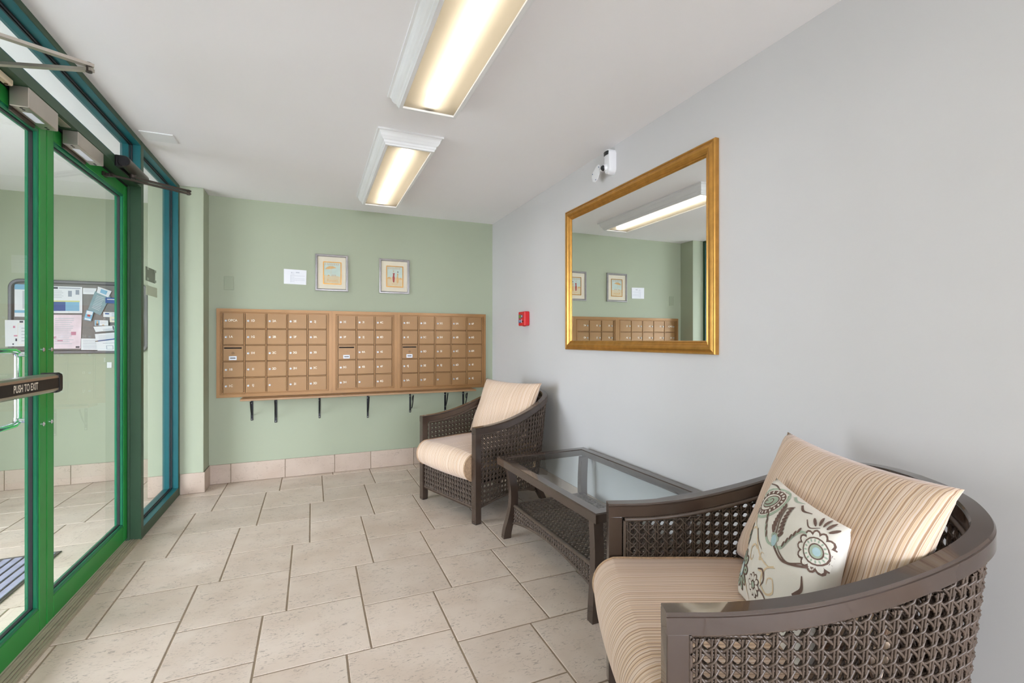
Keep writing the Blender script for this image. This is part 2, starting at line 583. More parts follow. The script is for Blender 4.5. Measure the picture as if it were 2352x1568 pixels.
# ------------------------------------------------------------------ tile baseboards
def baseboard(name, segs, axis, pos, sgn, y_or_x=None, hgt=0.163):
    """axis 'x': runs in x on plane y=pos facing sgn*y ; axis 'y': runs in y on plane x=pos"""
    a0, a1 = segs[0], segs[-1]
    t = 0.010
    mb = MB()
    if axis == 'x':
        y0, y1 = sorted((pos, pos + sgn * .004)); mb.box(a0, a1, y0, y1, 0, hgt)
    else:
        x0, x1 = sorted((pos, pos + sgn * .004)); mb.box(x0, x1, a0, a1, 0, hgt)
    r = struct(obj(name, mb, 'grout'))
    for p, q in zip(segs[:-1], segs[1:]):
        mb = MB()
        g = .002
        if axis == 'x':
            y0, y1 = sorted((pos, pos + sgn * t)); mb.box(p + g, q - g, y0, y1, 0.002, hgt, .002, 2)
        else:
            x0, x1 = sorted((pos, pos + sgn * t)); mb.box(x0, x1, p + g, q - g, 0.002, hgt, .002, 2)
        obj('tile', mb, 'base_tile', r, smooth=50)
    return r
baseboard('baseboard_back', [-.80, -.640, -.221, .192, .514, .922, 1.32, XR - .011], 'x', YB, -1)
baseboard('baseboard_pier', [XS + .002, XP + .010], 'x', YP, -1)
baseboard('baseboard_return', [YP - .009, YB - .011], 'y', XP, 1)
baseboard('baseboard_right', [YF + .0] + [YF + .2 + .41 * k for k in range(0, 20)] + [YB], 'y', XR, -1)
baseboard('baseboard_vestibule', [-3.19, -2.716, -2.297, -1.878, -1.46, -1.171], 'x', YV, -1)
baseboard('baseboard_vestibule_pier', [-1.17, XO - .002], 'x', YP, -1)

# ------------------------------------------------------------------ storefront framing
def tubeframe(root, name, x0, x1, y0, y1, z0, z1, m):
    return obj(name, MB().box(x0, x1, y0, y1, z0, z1, .0015), m, root)
# trim_1 = the fixed frame around the doors (jambs and transom bar)
fr = struct_root('trim_1', ((XS + XO) / 2, YM, 0))
tubeframe(fr, 'jamb_post', XO, XS, Y1, Y1 + .046, 0, H, 'frame_green')
tubeframe(fr, 'jamb_post', XO, XS, Y0 - .046, Y0, 0, H, 'frame_green')
obj('door_stop', MB().box(XD + .002, XD + .014, Y1 - .010, Y1, .01, DT, .001), 'frame_green', fr)
tubeframe(fr, 'transom_bar', XO, XS, Y0, Y1, DT + .004, DT + .050, 'frame_green')
obj('top_weather_strip', MB().box(XD - .03, XD + .004, Y0 + .004, Y1 - .004, DT - .004, DT + .004), 'black_rubber', fr)

def glazed(name, y0, y1, z0, z1, face_b, face_t, face_l, face_r, label=None):
    """fixed light: face members + daylight-tinted reveals + gasket + pane"""
    w = struct_root(name, (XG, (y0 + y1) / 2, z0))
    yi0, yi1, zi0, zi1 = y0 + face_l, y1 - face_r, z0 + face_b, z1 - face_t
    eps = .0015
    parts = []
    if face_b > 0: parts.append(('sill', y0, y1, z0, zi0))
    if face_t > 0: parts.append(('head', y0, y1, zi1, z1))
    if face_l > 0: parts.append(('jamb', y0, yi0, zi0, zi1))
    if face_r > 0: parts.append(('jamb', yi1, y1, zi0, zi1))
    for n, a, b, c, d in parts:
        obj(n, MB().box(XO, XS - .0005, a, b, c, d, .0015), 'frame_green', w)
    # glazing channels lining the opening, blue daylight put into their colour
    for n, a, b, c, d in (('channel', yi0, yi1, zi0, zi0 + .004), ('channel', yi0, yi1, zi1 - .004, zi1),
                          ('channel', yi0, yi0 + .004, zi0 + .004, zi1 - .004), ('channel', yi1 - .004, yi1, zi0 + .004, zi1 - .004)):
        obj(n, MB().box(XO + .001, XS - .002, a, b, c, d), 'frame_green_daylit', w)
    e = .004
    g = MB()
    for sx in (XG - .009, XG + .003):
        g.mould((sx, 0, 0), (0, 1, 0), (0, 0, 1), (1, 0, 0), yi0 + e, yi1 - e, zi0 + e, zi1 - e,
                [(0, 0), (.007, 0), (.007, .006), (0, .006)], close=True)
    obj('gasket', g, 'black_rubber', w)
    obj('pane', MB().box(XG - .003, XG + .003, yi0 + e, yi1 - e, zi0 + e, zi1 - e), 'window_glass', w)
    return w
glazed('window_1', Y1 + .046, YP - .001, 0, H, .062, .030, 0.0, .036)           # sidelight
glazed('window_2', Y0, Y1, DT + .050, H, 0.0, .030, 0.0, 0.0)                    # transom

# ------------------------------------------------------------------ door leaves
def leaf(name, y0, y1, meet):
    d = struct_root(name, (XD - .02, (y0 + y1) / 2, DB))
    x1, x0 = XD, XD - .044
    st = .054
    rb, rt = .094, .062
    y0 += .003; y1 -= .003
    for (a, b) in ((y0, y0 + st), (y1 - st, y1)):
        obj('stile', MB().box(x0, x1, a, b, DB, DT - .006, .002), 'door_green_lit', d)
    obj('bottom_rail', MB().box(x0, x1, y0 + st, y1 - st, DB, DB + rb, .002), 'door_green_lit', d)
    obj('top_rail', MB().box(x0, x1, y0 + st, y1 - st, DT - .006 - rt, DT - .006, .002), 'door_green_lit', d)
    a, b, c, e = y0 + st, y1 - st, DB + rb, DT - .006 - rt
    xm = (x0 + x1) / 2
    # glazing stops (room side, outer side)
    for xa, xb in ((xm + .006, x1 - .003), (x0 + .003, xm - .006)):
        g = MB().mould((xa, 0, 0), (0, 1, 0), (0, 0, 1), (1, 0, 0), a, b, c, e,
                       [(0, 0), (.013, 0), (.013, (xb - xa) * .72), (.009, xb - xa), (0, xb - xa)], close=True)
        obj('glazing_stop', g, 'stop_green_daylit', d)
    g = MB()
    g.mould((xm - .0065, 0, 0), (0, 1, 0), (0, 0, 1), (1, 0, 0), a, b, c, e, [(.010, 0), (.0165, 0), (.0165, .013), (.010, .013)], close=True)
    obj('gasket', g, 'black_rubber', d)
    obj('pane', MB().box(xm - .003, xm + .003, a + .01, b - .01, c + .01, e - .01), 'window_glass', d)
    ye = y1 if meet > 0 else y0
    obj('weather_strip', MB().box(x0 + .008, x1 - .006, ye - .002, ye + .002, DB + .01, DT - .02), 'weather_strip', d)
    # through-bolts on the meeting stile
    yb = (y1 - st * .52) if meet > 0 else (y0 + st * .60)
    for z in (1.181, .872):
        obj('bolt', MB().cyl((x1 - .001, yb, z), (x1 + .003, yb, z), .0095, 16).cyl((x1 + .003, yb, z), (x1 + .0065, yb, z), .0075, 12, .004), 'chrome', d, smooth=40)
    return d
door_r = leaf('door_1', YM, Y1, -1)
door_l = leaf('door_2', Y0, YM, 1)
# exit device on the left leaf
ez = 1.048
ex = XD + .085
rail = MB()
prof = [(-.052, -.036), (-.012, -.036), (-.002, -.030), (0, -.022), (0, .022), (-.002, .030), (-.012, .036), (-.052, .036)]
rail.prism(prof, lambda p, t: (ex + p[0], t, ez + p[1]), Y0 + .10, 2.478)
bar = obj('exit_push_bar', rail, 'aluminium', door_l, smooth=30, label='aluminium push bar with a black strip')
obj('strip', MB().box(ex - .001, ex + .0008, Y0 + .12, 2.477, ez - .0205, ez + .0205), 'black_plastic', bar)
cap = MB()
prof2 = [(a * 1.1 if a < -.02 else a + .003, b * 1.12) for a, b in prof]
cap.prism(prof2, lambda p, t: (ex + p[0], t, ez + p[1]), 2.478, 2.502)
obj('end_cap', cap, 'black_plastic', bar, smooth=30)
obj('mounting_bracket', MB().box(XD, ex - .045, 2.40, 2.47, ez - .03, ez + .03, .004), 'black_plastic', bar)
obj('mounting_bracket', MB().box(XD, ex - .045, Y0 + .11, Y0 + .2, ez - .03, ez + .03, .004), 'black_plastic', bar)
t = put_text(MB(), 'PUSH TO EXIT', .037, lambda x, y: (ex + .0014, 2.238 + x, ez + y), .66)
obj('lettering', t, 'number_white', bar)
# pull handle outside the left leaf
xo = XD - .044
ph = MB()
xh = xo - .036
ph.tube([(xo, 1.80, 1.178), (xh + .012, 1.80, 1.178), (xh, 1.815, 1.178), (xh, 2.54, 1.178), (xh, 2.562, 1.170), (xh, 2.572, 1.148),
         (xh, 2.572, .905), (xh, 2.562, .883), (xh, 2.54, .875), (xh, 1.815, .875), (xh + .012, 1.80, .875), (xo, 1.80, .875)], .0125, 12)
ph.cyl((xo, 2.566, 1.162), (xh, 2.566, 1.162), .010, 12).cyl((xo, 2.566, .891), (xh, 2.566, .891), .010, 12)
obj('pull_handle', ph, 'chrome', door_l, smooth=50, label='bent chrome pull handle')

# threshold
th = struct(obj('trim_2', MB().box(XO, XS - .002, Y0, Y1, 0, .006), 'threshold'))
for k in range(7):
    xa = XS - .006 - k * .0135
    obj('rib', MB().box(xa - .0105, xa, Y0 + .002, Y1 - .002, .006, .0095 + (.003 if k in (2, 3) else 0), .001), 'threshold', th)

# ------------------------------------------------------------------ header hardware
def maglock(y0, y1, z0, lab):
    t = thing('magnetic_lock', lab, 'lock', ((XS - .02), (y0 + y1) / 2, z0), 'magnetic locks under the door header')
    z1 = DT + .003
    obj('housing', MB().box(-1.018, XS - .001, y0, y1, z0, z1, .002), 'steel_brush', t)
    obj('rating_sticker', MB().box(-1.005, -.978, y0 + .055, y1 - .07, z0 - .0006, z0 + .001), 'label_white', t)
    for yy in (y0 + .014, y1 - .030, y0 + .030, y1 - .014):
        obj('screw_hole', MB().cyl((-.990, yy, z0 - .0006), (-.990, yy, z0 + .001), .005, 12), 'slot_black', t)
    obj('armature_plate', MB().box(XD + .001, -1.0185, y0 + .02, y1 - .04, z0 - .012, z1 - .012, .002), 'dark_bronze', t)
    return t
maglock(2.300, 2.520, 2.078, 'grey metal magnetic lock box above the push bar door')
maglock(2.700, 2.980, 2.090, 'longer grey metal magnetic lock box above the closed door')

def closer(lab, yb0, yb1, piv, elbow, shoe, armmat, group):
    zc = 2.172
    t = thing('door_closer', lab, 'door closer', (-.93, (yb0 + yb1) / 2, zc - .05), group)
    body = MB().tube([(-.922, yb0, zc), (-.922, yb1, zc)], .029, 24)
    bd = obj('cylinder', body, 'dark_bronze', t, smooth=40)
    obj('end_plug', MB().cyl((-.922, yb0 - .004, zc), (-.922, yb0, zc), .026, 24), 'black_plastic', bd, smooth=40)
    obj('end_plug', MB().cyl((-.922, yb1, zc), (-.922, yb1 + .004, zc), .026, 24), 'black_plastic', bd, smooth=40)
    obj('mounting_block', MB().box(XS, -.925, yb0 + .0, yb0 + .035, zc - .030, zc + .030, .003).box(XS, -.925, yb1 - .035, yb1, zc - .030, zc + .030, .003)
        .box(XS, XS + .008, yb0, yb1, zc - .028, zc + .024, .002), 'black_plastic', t)
    obj('pivot', MB().cyl((piv[0], piv[1], zc - .012), (piv[0], piv[1], zc - .044), .016, 16).cyl((piv[0], piv[1], zc - .044), (piv[0], piv[1], zc - .05), .010, 6), 'dark_bronze', t, smooth=40)
    def barbox(p, q, w, h):
        a = Vector(p); b = Vector(q); d = (b - a).normalized(); s = d.cross(Vector((0, 0, 1))).normalized(); u = s.cross(d)
        mb = MB()
        pr = [(-w, -h), (w, -h), (w, h), (-w, h)]
        mb.sweep([a - d * .012, b + d * .012], [s, s], pr, [u, u])
        return mb
    za = zc - .040
    obj('main_arm', barbox((piv[0], piv[1], za), (elbow[0], elbow[1], za), .010, .005), armmat, t)
    zf = za - .016
    obj('forearm', barbox((elbow[0], elbow[1], zf), (shoe[0], shoe[1], shoe[2]), .008, .005), armmat, t)
    obj('elbow_pin', MB().cyl((elbow[0], elbow[1], zf - .008), (elbow[0], elbow[1], za + .007), .009, 12), 'dark_bronze', t, smooth=40)
    obj('shoe', MB().box(XD + .001, XD + .012, shoe[1] - .03, shoe[1] + .02, shoe[2] - .011, shoe[2] + .011, .002)
        .box(XD + .01, shoe[0] + .012, shoe[1] - .010, shoe[1] + .010, shoe[2] - .009, shoe[2] + .009, .002), armmat, t)
closer('dark bronze door closer with its arm folded past the green post', 3.115, 3.43, (-.926, 3.266), (-.698, 3.435), (XD + .03, 3.185, 2.108), 'dark_bronze', 'door closers on the header')
closer('grey door closer arm reaching out above the push bar door', 1.66, 1.96, (-.926, 1.868), (-.682, 1.990), (XD + .03, 2.060, 2.108), 'steel_brush', 'door closers on the header')

# small contact sensor by the left magnetic lock
cs = thing('contact_sensor', 'cream plastic door contact sensor beside the left magnetic lock', 'sensor', (-1.0, 2.215, 2.13))
obj('switch', MB().box(-1.012, -.988, 2.175, 2.262, DT - .020, DT + .004, .004), 'cream_plastic', cs)
for yy in (2.195, 2.242):
    obj('screw', MB().cyl((-1.0, yy, DT - .0225), (-1.0, yy, DT - .019), .0055, 10), 'lock_bronze', cs)
obj('magnet', MB().box(XD + .001, XD + .013, 2.165, 2.245, DT - .047, DT - .027, .003), 'cream_plastic', cs)
tag(obj('contact_plate', MB().box(-1.012, -.975, 2.555, 2.665, DT + .001, DT + .004, .001), 'steel_brush'), 'small bare metal plate under the header between the two magnetic locks', 'plate')

# ------------------------------------------------------------------ ceiling lights
def fixture(y0, y1, lab):
    x0, x1 = .346, .731
    t = thing('ceiling_light', lab, 'light', ((x0 + x1) / 2, (y0 + y1) / 2, H - .08), 'fluorescent ceiling lights')
    prof = [(0, 0), (0, .010), (.010, .012), (.016, .020), (.020, .034), (.030, .048), (.038, .054), (.040, .064), (.046, .070), (.048, .078), (.064, .078), (.064, .068)]
    fm = MB().mould((0, 0, H), (1, 0, 0), (0, 1, 0), (0, 0, -1), x0, x1, y0, y1, prof)
    obj('crown_frame', fm, 'fixture_white', t)
    i = .064
    obj('housing', MB().mould((0, 0, H), (1, 0, 0), (0, 1, 0), (0, 0, -1), x0, x1, y0, y1, [(i, .068), (i, .004), (.19, .004)]), 'housing_grey', t)
    obj('lens', MB().box(x0 + i - .001, x1 - i + .001, y0 + i - .001, y1 - i + .001, H - .0685, H - .0665), 'diffuser', t, label='frosted lens glowing warm white')
    obj('tube', MB().tube([((x0 + x1) / 2, y0 + i + .03, H - .034), ((x0 + x1) / 2, y1 - i - .03, H - .034)], .024, 16), 'tube_light', t, smooth=60)
    for ya in (y0 + i, y1 - i - .03):
        obj('lamp_holder', MB().box((x0 + x1) / 2 - .02, (x0 + x1) / 2 + .02, ya, ya + .03, H - .062, H - .005), 'fixture_white', t)
    return t
fixture(2.777, 4.210, 'shorter looking far ceiling light in front of the green wall')
fixture(0.980, 2.413, 'near ceiling light running out of the top of the view')
fixture(-0.817, 0.616, 'ceiling light overhead behind the viewer')

# vestibule ceiling light
vt = thing('vestibule_light', 'fluorescent ceiling light in the vestibule', 'light', (-2.3, 3.2, H - .08))
obj('crown_frame', MB().mould((0, 0, H), (1, 0, 0), (0, 1, 0), (0, 0, -1), -2.5, -2.1, 2.4, 3.84, [(0, 0), (0, .01), (.02, .034), (.04, .064), (.048, .078), (.064, .078), (.064, .068)]), 'fixture_white', vt)
obj('lens', MB().box(-2.437, -2.163, 2.463, 3.777, H - .0685, H - .0665), 'diffuser', vt)
obj('tube', MB().tube([(-2.3, 2.5, H - .034), (-2.3, 3.74, H - .034)], .024, 16), 'tube_light', vt, smooth=60)

# ceiling cover plate
tag(obj('ceiling_plate', MB().box(-.93, -.763, 3.37, 3.503, H - .006, H, .002), 'fixture_white'), 'flat white cover plate on the ceiling by the door frame', 'plate')

# ------------------------------------------------------------------ mailboxes
ZT, ZB = 1.489, .731
RZ0, RP = 1.458, .140
def mailbox(x0, x1, cx0, ncol, grid, lab):
    w = thing('mailbox_bank', lab, 'mailbox', ((x0 + x1) / 2, YB - .01, ZB), 'brass mailboxes on the green wall')
    cp = .1662
    yf = YB - .022
    # frame: mitred moulding around, plus a back panel coloured dark for the gap shade
    ins = cx0 - x0
    prof = [(0, 0), (0, .022), (ins * .62, .022), (ins * .64, .017), (ins * .70, .017), (ins * .74, .021), (ins * .84, .021), (ins * .88, .014), (ins * .98, .014), (ins * .98, .004)]
    xe = cx0 + ncol * cp
    # different margins left/right, so scale x so inset matches on the left; right margin set by x1
    frm = MB().mould((0, YB, 0), (1, 0, 0), (0, 0, 1), (0, -1, 0), x0, x1, ZB, ZT, [(i * .031 / .041, h) for i, h in prof] if False else prof)
    obj('frame', frm, 'brass_trim', w, smooth=20)
    obj('back_panel', MB().box(cx0 - .004, xe + .004, YB - .006, YB - .001, RZ0 - 5 * RP - .004, RZ0 + .004), 'brass_gap_shade', w)
    for c in range(ncol + 1):
        xx = cx0 + c * cp
        obj('divider', MB().box(xx - .0038, xx + .0038, YB - .018, YB - .006, RZ0 - 5 * RP, RZ0, .001), 'brass_trim', w)
    for r in range(6):
        zz = RZ0 - r * RP
        obj('divider', MB().box(cx0, xe, YB - .0165, YB - .006, zz - .0028, zz + .0028, .001), 'brass_trim', w)
    for c in range(ncol):
        for r in range(5):
            a, b = cx0 + c * cp + .0066, cx0 + (c + 1) * cp - .0066
            zt, zb = RZ0 - r * RP - .0052, RZ0 - (r + 1) * RP + .0052
            yd = YB - .013
            nm = grid[c][r]
            if nm == '#':
                d = obj('outgoing_mail_panel', MB().box(a, b, yd, YB - .006, zb, zt, .0012), 'brass_box', w, label='outgoing mail panel with slot')
                sm = MB()
                s0, s1, sz = a + .012, b - .018, zt - .020
                sm.prism([(s0 + math.cos(q) * .005 if math.cos(q) < 0 else s1 + math.cos(q) * .005, sz + math.sin(q) * .0055) for q in [PI / 2 + k * PI / 8 for k in range(9)] + [-PI / 2 + k * PI / 8 for k in range(9)]],
                         lambda p, tt: (p[0], tt, p[1]), yd - .0012, yd + .001)
                obj('slot', sm, 'slot_black', d)
                xm = (a + b) / 2 - .004
                obj('lock', MB().cyl((xm, yd + .001, zt - .064), (xm, yd - .005, zt - .064), .011, 18).cyl((xm, yd - .005, zt - .064), (xm, yd - .007, zt - .064), .006, 12), 'lock_bronze', d, smooth=40)
                lb = obj('name_plate', MB().box(xm - .029, xm + .029, yd - .002, yd, zb + .006, zb + .040, .001), 'label_white', d)
                obj('name_slot', MB().box(xm - .020, xm + .020, yd - .0028, yd - .0015, zb + .019, zb + .028), 'dark_bronze', d)
                continue
            d = obj('door', MB().box(a, b, yd, YB - .006, zb, zt, .0015), 'brass_box', w)
            lx, lz = a + .022, zt - .066
            obj('lock', MB().cyl((lx, yd + .001, lz), (lx, yd - .006, lz), .0086, 16).cyl((lx, yd - .006, lz), (lx, yd - .0085, lz), .0065, 12, .0045)
                .box(lx - .001, lx + .001, yd - .0092, yd - .008, lz - .004, lz + .002), 'lock_metal', d, smooth=40)
            if nm:
                tm = MB()
                wd = .054 if nm == 'OPCA' else .026
                put_text(tm, nm, .027, lambda x, y: (a + .048 + wd / 2 - .004 + x, yd - .0008, lz + .002 + y), .95)
                obj('number', tm, 'number_white', d)
    return w
mailbox(-.745, .168, -.704, 5, [['OPCA', '1A', '#', '1B', '1C'], ['1D', '1G', '1H', '1I', '1J'], ['2A', '2B', '2C', '2D', ''], ['2E', '2F', '2G', '2H', '2I'], ['2J', '3A', '3B', '3C', '3D']],
        'brass mailbox bank nearest the door, its first box marked OPCA')
mailbox(.1685, .7595, .2155, 3, [['3E', '3F', '#', '3G', '3H'], ['3I', '3J', '4A', '4B', ''], ['4C', '4D', '4E', '4F', '4G']],
        'narrow brass mailbox bank of three columns, in the middle')
mailbox(.760, 1.667, .7985, 5, [['4H', '4I', '#', '4J', '5A'], ['5B', '5C', '5D', '5E', '5F'], ['5G', '5H', '5I', '5J', ''], ['6A', '6B', '6C', '6D', '6E'], ['6F', '6G', '6H', '6I', '6J']],
        'brass mailbox bank in the corner beside the white wall')

# shelf and brackets
tag(obj('mail_shelf', MB().box(-.553, 1.512, 4.492, YB, .712, .728, .002, 2), 'shelf_wood', smooth=40), 'narrow tan shelf under the mailboxes on black brackets', 'shelf')
blabs = ['leftmost black shelf bracket under the mailboxes', 'second black shelf bracket from the left, longest one', 'third black shelf bracket from the left',
         'middle black shelf bracket, fourth from the left', 'fifth black shelf bracket, left of the far armchair', 'black shelf bracket right above the far armchair arm',
         'rightmost black scroll bracket behind the far armchair cushion']
for k, (bxx, zb, wv, scroll) in enumerate([(-.482, .522, .010, 0), (-.296, .492, .011, 0), (.062, .508, .0085, 0), (.486, .484, .0085, 0), (.886, .512, .0075, 1), (1.238, .50, .009, 0), (1.428, .50, .009, 1)]):
    t = thing('shelf_bracket', blabs[k], 'bracket', (bxx, YB, zb), 'brackets under the mail shelf')
    obj('wall_leg', MB().box(bxx - wv, bxx + wv, YB - .005, YB, zb, .712, .002), 'black_metal', t)
    obj('shelf_leg', MB().box(bxx - wv, bxx + wv, 4.535, YB, .707, .712, .001), 'black_metal', t)
    obj('screw', MB().sphere((bxx, YB - .006, zb + .012), .0055, 10, 6), 'lock_metal', t, smooth=60)
    obj('screw', MB().sphere((bxx - .003, YB - .006, .672), .0045, 10, 6), 'lock_metal', t, smooth=60)
    if scroll:
        pts = [(bxx, YB - .006 - .075 * math.sin(q) - .0, .60 + .085 * (1 - math.cos(q)) * .6 + .02) for q in [PI * u / 16 for u in range(17)]]
        br = MB().tube([(bxx + .012, YB - .008 - .10 * u / 12, .555 + .135 * (u / 12) ** 2.0) for u in range(13)], .005, 8)
        br.tube([(bxx + .012, YB - .075 + .020 * math.cos(q), .655 + .024 * math.sin(q)) for q in [2 * PI * u / 14 for u in range(14)]], .004, 8, closed=True)
    else:
        br = MB().tube([(bxx, YB - .006 - .105 * u / 10, zb + .05 + (.70 - zb - .055) * (u / 10) ** 1.7) for u in range(11)], .0055, 8)
    obj('brace', br, 'black_metal', t, smooth=60)

# ------------------------------------------------------------------ pictures, notice, plate on the green wall
def picture(x0, x1, z0, z1, lab, kind):
    t = thing('framed_picture', lab, 'picture', ((x0 + x1) / 2, YB - .012, z0), 'framed beach prints')
    f = .022
    obj('frame', MB().mould((0, YB, 0), (1, 0, 0), (0, 0, 1), (0, -1, 0), x0, x1, z0, z1,
        [(0, 0), (0, .016), (.003, .020), (.008, .021), (.010, .017), (.013, .017), (.015, .020), (.018, .018), (f, .010), (f, .004)]), 'silver_sheen_frame', t, smooth=25)
    obj('mat_board', MB().box(x0 + f - .002, x1 - f + .002, YB - .009, YB - .002, z0 + f - .002, z1 - f + .002), 'mat_board', t)
    ax0, ax1, az0, az1 = x0 + .066, x1 - .060, z0 + .062, z1 - .066
    obj('fillet', MB().mould((0, YB - .009, 0), (1, 0, 0), (0, 0, 1), (0, -1, 0), ax0, ax1, az0, az1, [(0, 0), (0, .003), (.008, .003), (.008, 0)]), 'gold_fillet', t)
    ax0 += .008; ax1 -= .008; az0 += .008; az1 -= .008
    yy = YB - .0096
    w, h = ax1 - ax0, az1 - az0
    P = lambda u, v, k=0: (ax0 + u * w, yy - .00025 * k, az0 + v * h)
    art = obj('print', MB().box(ax0, ax1, yy, yy + .001, az0, az1), 'art_sky', t)
    def poly(name, pts, m, k):
        n = len(pts)
        obj(name, MB().add([P(u, v, k) for u, v in pts], [list(range(n))]), m, art)
    def ell(cu, cv, ru, rv, a0=0, a1=2 * PI, n=18):
        return [(cu + ru * math.cos(a0 + (a1 - a0) * i / n), cv + rv * math.sin(a0 + (a1 - a0) * i / n)) for i in range(n)]
    if kind == 1:
        poly('sand', [(0, 0), (1, 0), (1, .34), (.7, .38), (.35, .35), (0, .40)], 'art_sand', 1)
        poly('parasol', [(.06, .68), (.16, .78), (.34, .835), (.54, .835), (.72, .78), (.74, .75), (.5, .715), (.3, .68)], 'art_orange', 2)
        poly('pole', [(.405, .36), (.415, .36), (.43, .71), (.42, .71)], 'art_orange', 2)
        m_ = MB(); put_text(m_, 'Resort', h * .19, lambda x, y: (ax0 + w * .5 + x, yy - .0006, az0 + h * .145 + y), .95)
        obj('lettering', m_, 'art_orange', art)
        for k_, (u0, uw) in enumerate([(.06, .09), (.17, .08), (.27, .1), (.39, .1), (.51, .07), (.6, .1), (.72, .09), (.83, .1)]):
            poly('title_stroke', [(u0, .87), (u0 + uw * .3, .87), (u0 + uw * .8, .96), (u0, .97)], 'art_text', 2)
        for u0 in (.46, .56, .66):
            poly('small_stroke', [(u0, .36), (u0 + .05, .36), (u0 + .07, .43), (u0 + .02, .44)], 'art_text', 2)
        poly('deck_chair', [(.2, .34), (.36, .36), (.3, .42), (.24, .40)], 'art_orange', 3)
    else:
        poly('sand', [(0, 0), (1, 0), (1, .42), (.7, .46), (.35, .48), (0, .44)], 'art_sand', 1)
        poly('dress', [(.36, .70), (.41, .665), (.46, .69), (.50, .67), (.47, .56), (.50, .42), (.47, .22), (.44, .19), (.37, .24), (.35, .45), (.385, .58)], 'art_red', 3)
        poly('head', ell(.415, .775, .035, .045), 'art_skin', 3)
        poly('dress', [(.64, .66), (.74, .66), (.71, .52), (.76, .38), (.74, .20), (.68, .16), (.61, .22), (.62, .44), (.655, .55)], 'art_orange', 2)
        poly('head', ell(.70, .745, .033, .042), 'art_hair', 3)
        poly('mound', ell(.14, .36, .12, .12, 0, PI), 'art_orange', 2)
        poly('mound', ell(.88, .34, .10, .12, 0, PI), 'art_orange', 2)
        for k_, (u0, uw) in enumerate([(.08, .11), (.2, .08), (.29, .08), (.39, .06), (.49, .1), (.6, .07), (.69, .08), (.79, .09)]):
            poly('title_stroke', [(u0, .86), (u0 + uw * .35, .86), (u0 + uw * .8, .97), (u0, .975)], 'art_text', 2)
        for u0 in (.3, .4, .5, .6):
            poly('small_stroke', [(u0, .10), (u0 + .06, .10), (u0 + .07, .135), (u0, .14)], 'art_orange', 3)
    obj('glazing', MB().box(x0 + f - .001, x1 - f + .001, YB - .0118, YB - .0108, z0 + f - .001, z1 - f + .001), 'window_glass', t)
picture(.026, .310, 1.672, 2.007, 'beach print of an orange parasol, frame coloured with silver sheen, beside the white notice', 1)
picture(.590, .878, 1.670, 2.003, 'print of two beach figures, one in a red dress, frame coloured with silver sheen', 2)

nt = thing('paper_notice', 'white printed notice sheet left of the framed pictures', 'paper', (-.14, YB - .002, 1.72))
q = [(-.232, 1.723), (-.050, 1.720), (-.047, 1.851), (-.232, 1.855)]
nm_ = MB()
nm_.add([(x, YB - .0035 - .0015 * (i % 2), z) for i, (x, z) in enumerate(q)] + [(x, YB - .0008, z) for x, z in q], [[0, 1, 2, 3], [4, 5, 6, 7], [0, 1, 5, 4], [1, 2, 6, 5], [2, 3, 7, 6], [3, 0, 4, 7]])
sh = obj('sheet', nm_, 'paper_white', nt)
pl = MB()
for k in range(7):
    z = 1.825 - k * .0135
    pl.box(-.176, -.176 + [.03, .03, .115, .03, .115, .115, .03][k], YB - .0058, YB - .0054, z - .0012, z + .0012)
pl.box(-.178, -.176, YB - .0058, YB - .0054, 1.735, 1.805); pl.box(-.135, -.105, YB - .0058, YB - .0054, 1.822, 1.832); pl.box(-.172, -.165, YB - .0058, YB - .0054, 1.82, 1.83)
obj('print', pl, 'paper_faint', sh)['kind'] = 'stuff'
bp_ = thing('blank_plate', 'painted-over blank wall plate high on the green wall', 'wall plate', (-.655, YB - .003, 1.65))
obj('plate', MB().box(-.692, -.619, YB - .006, YB, 1.65, 1.765, .003, 2), 'plate_green', bp_, smooth=40)
for z in (1.666, 1.749):
    obj('screw', MB().cyl((-.655, YB - .0075, z), (-.655, YB - .005, z), .004, 10), 'plate_green', bp_)

# ------------------------------------------------------------------ mirror on the white wall
mt = thing('wall_mirror', 'large wall mirror in a moulded gold frame', 'mirror', (XR - .015, 2.36, 1.152))
my0, my1, mz0, mz1 = 1.655, 3.066, 1.152, 2.164
profm = [(0, 0), (0, .022), (.004, .027), (.010, .028), (.013, .025), (.016, .026), (.024, .030), (.034, .029), (.042, .024), (.046, .020), (.049, .021), (.053, .019), (.056, .015), (.059, .016), (.063, .013), (.066, .006)]
obj('frame', MB().mould((XR, 0, 0), (0, 1, 0), (0, 0, 1), (-1, 0, 0), my0, my1, mz0, mz1, profm), 'gold_frame', mt, smooth=18)
obj('glass', MB().box(XR - .0075, XR - .003, my0 + .063, my1 - .063, mz0 + .048, mz1 - .063), 'mirror_glass', mt)
obj('inner_edge', MB().mould((XR, 0, 0), (0, 1, 0), (0, 0, 1), (-1, 0, 0), my0 + .0655, my1 - .0655, mz0 + .0505, mz1 - .0655, [(0, .006), (0, .009), (.004, .0078)]), 'gold_frame', mt)

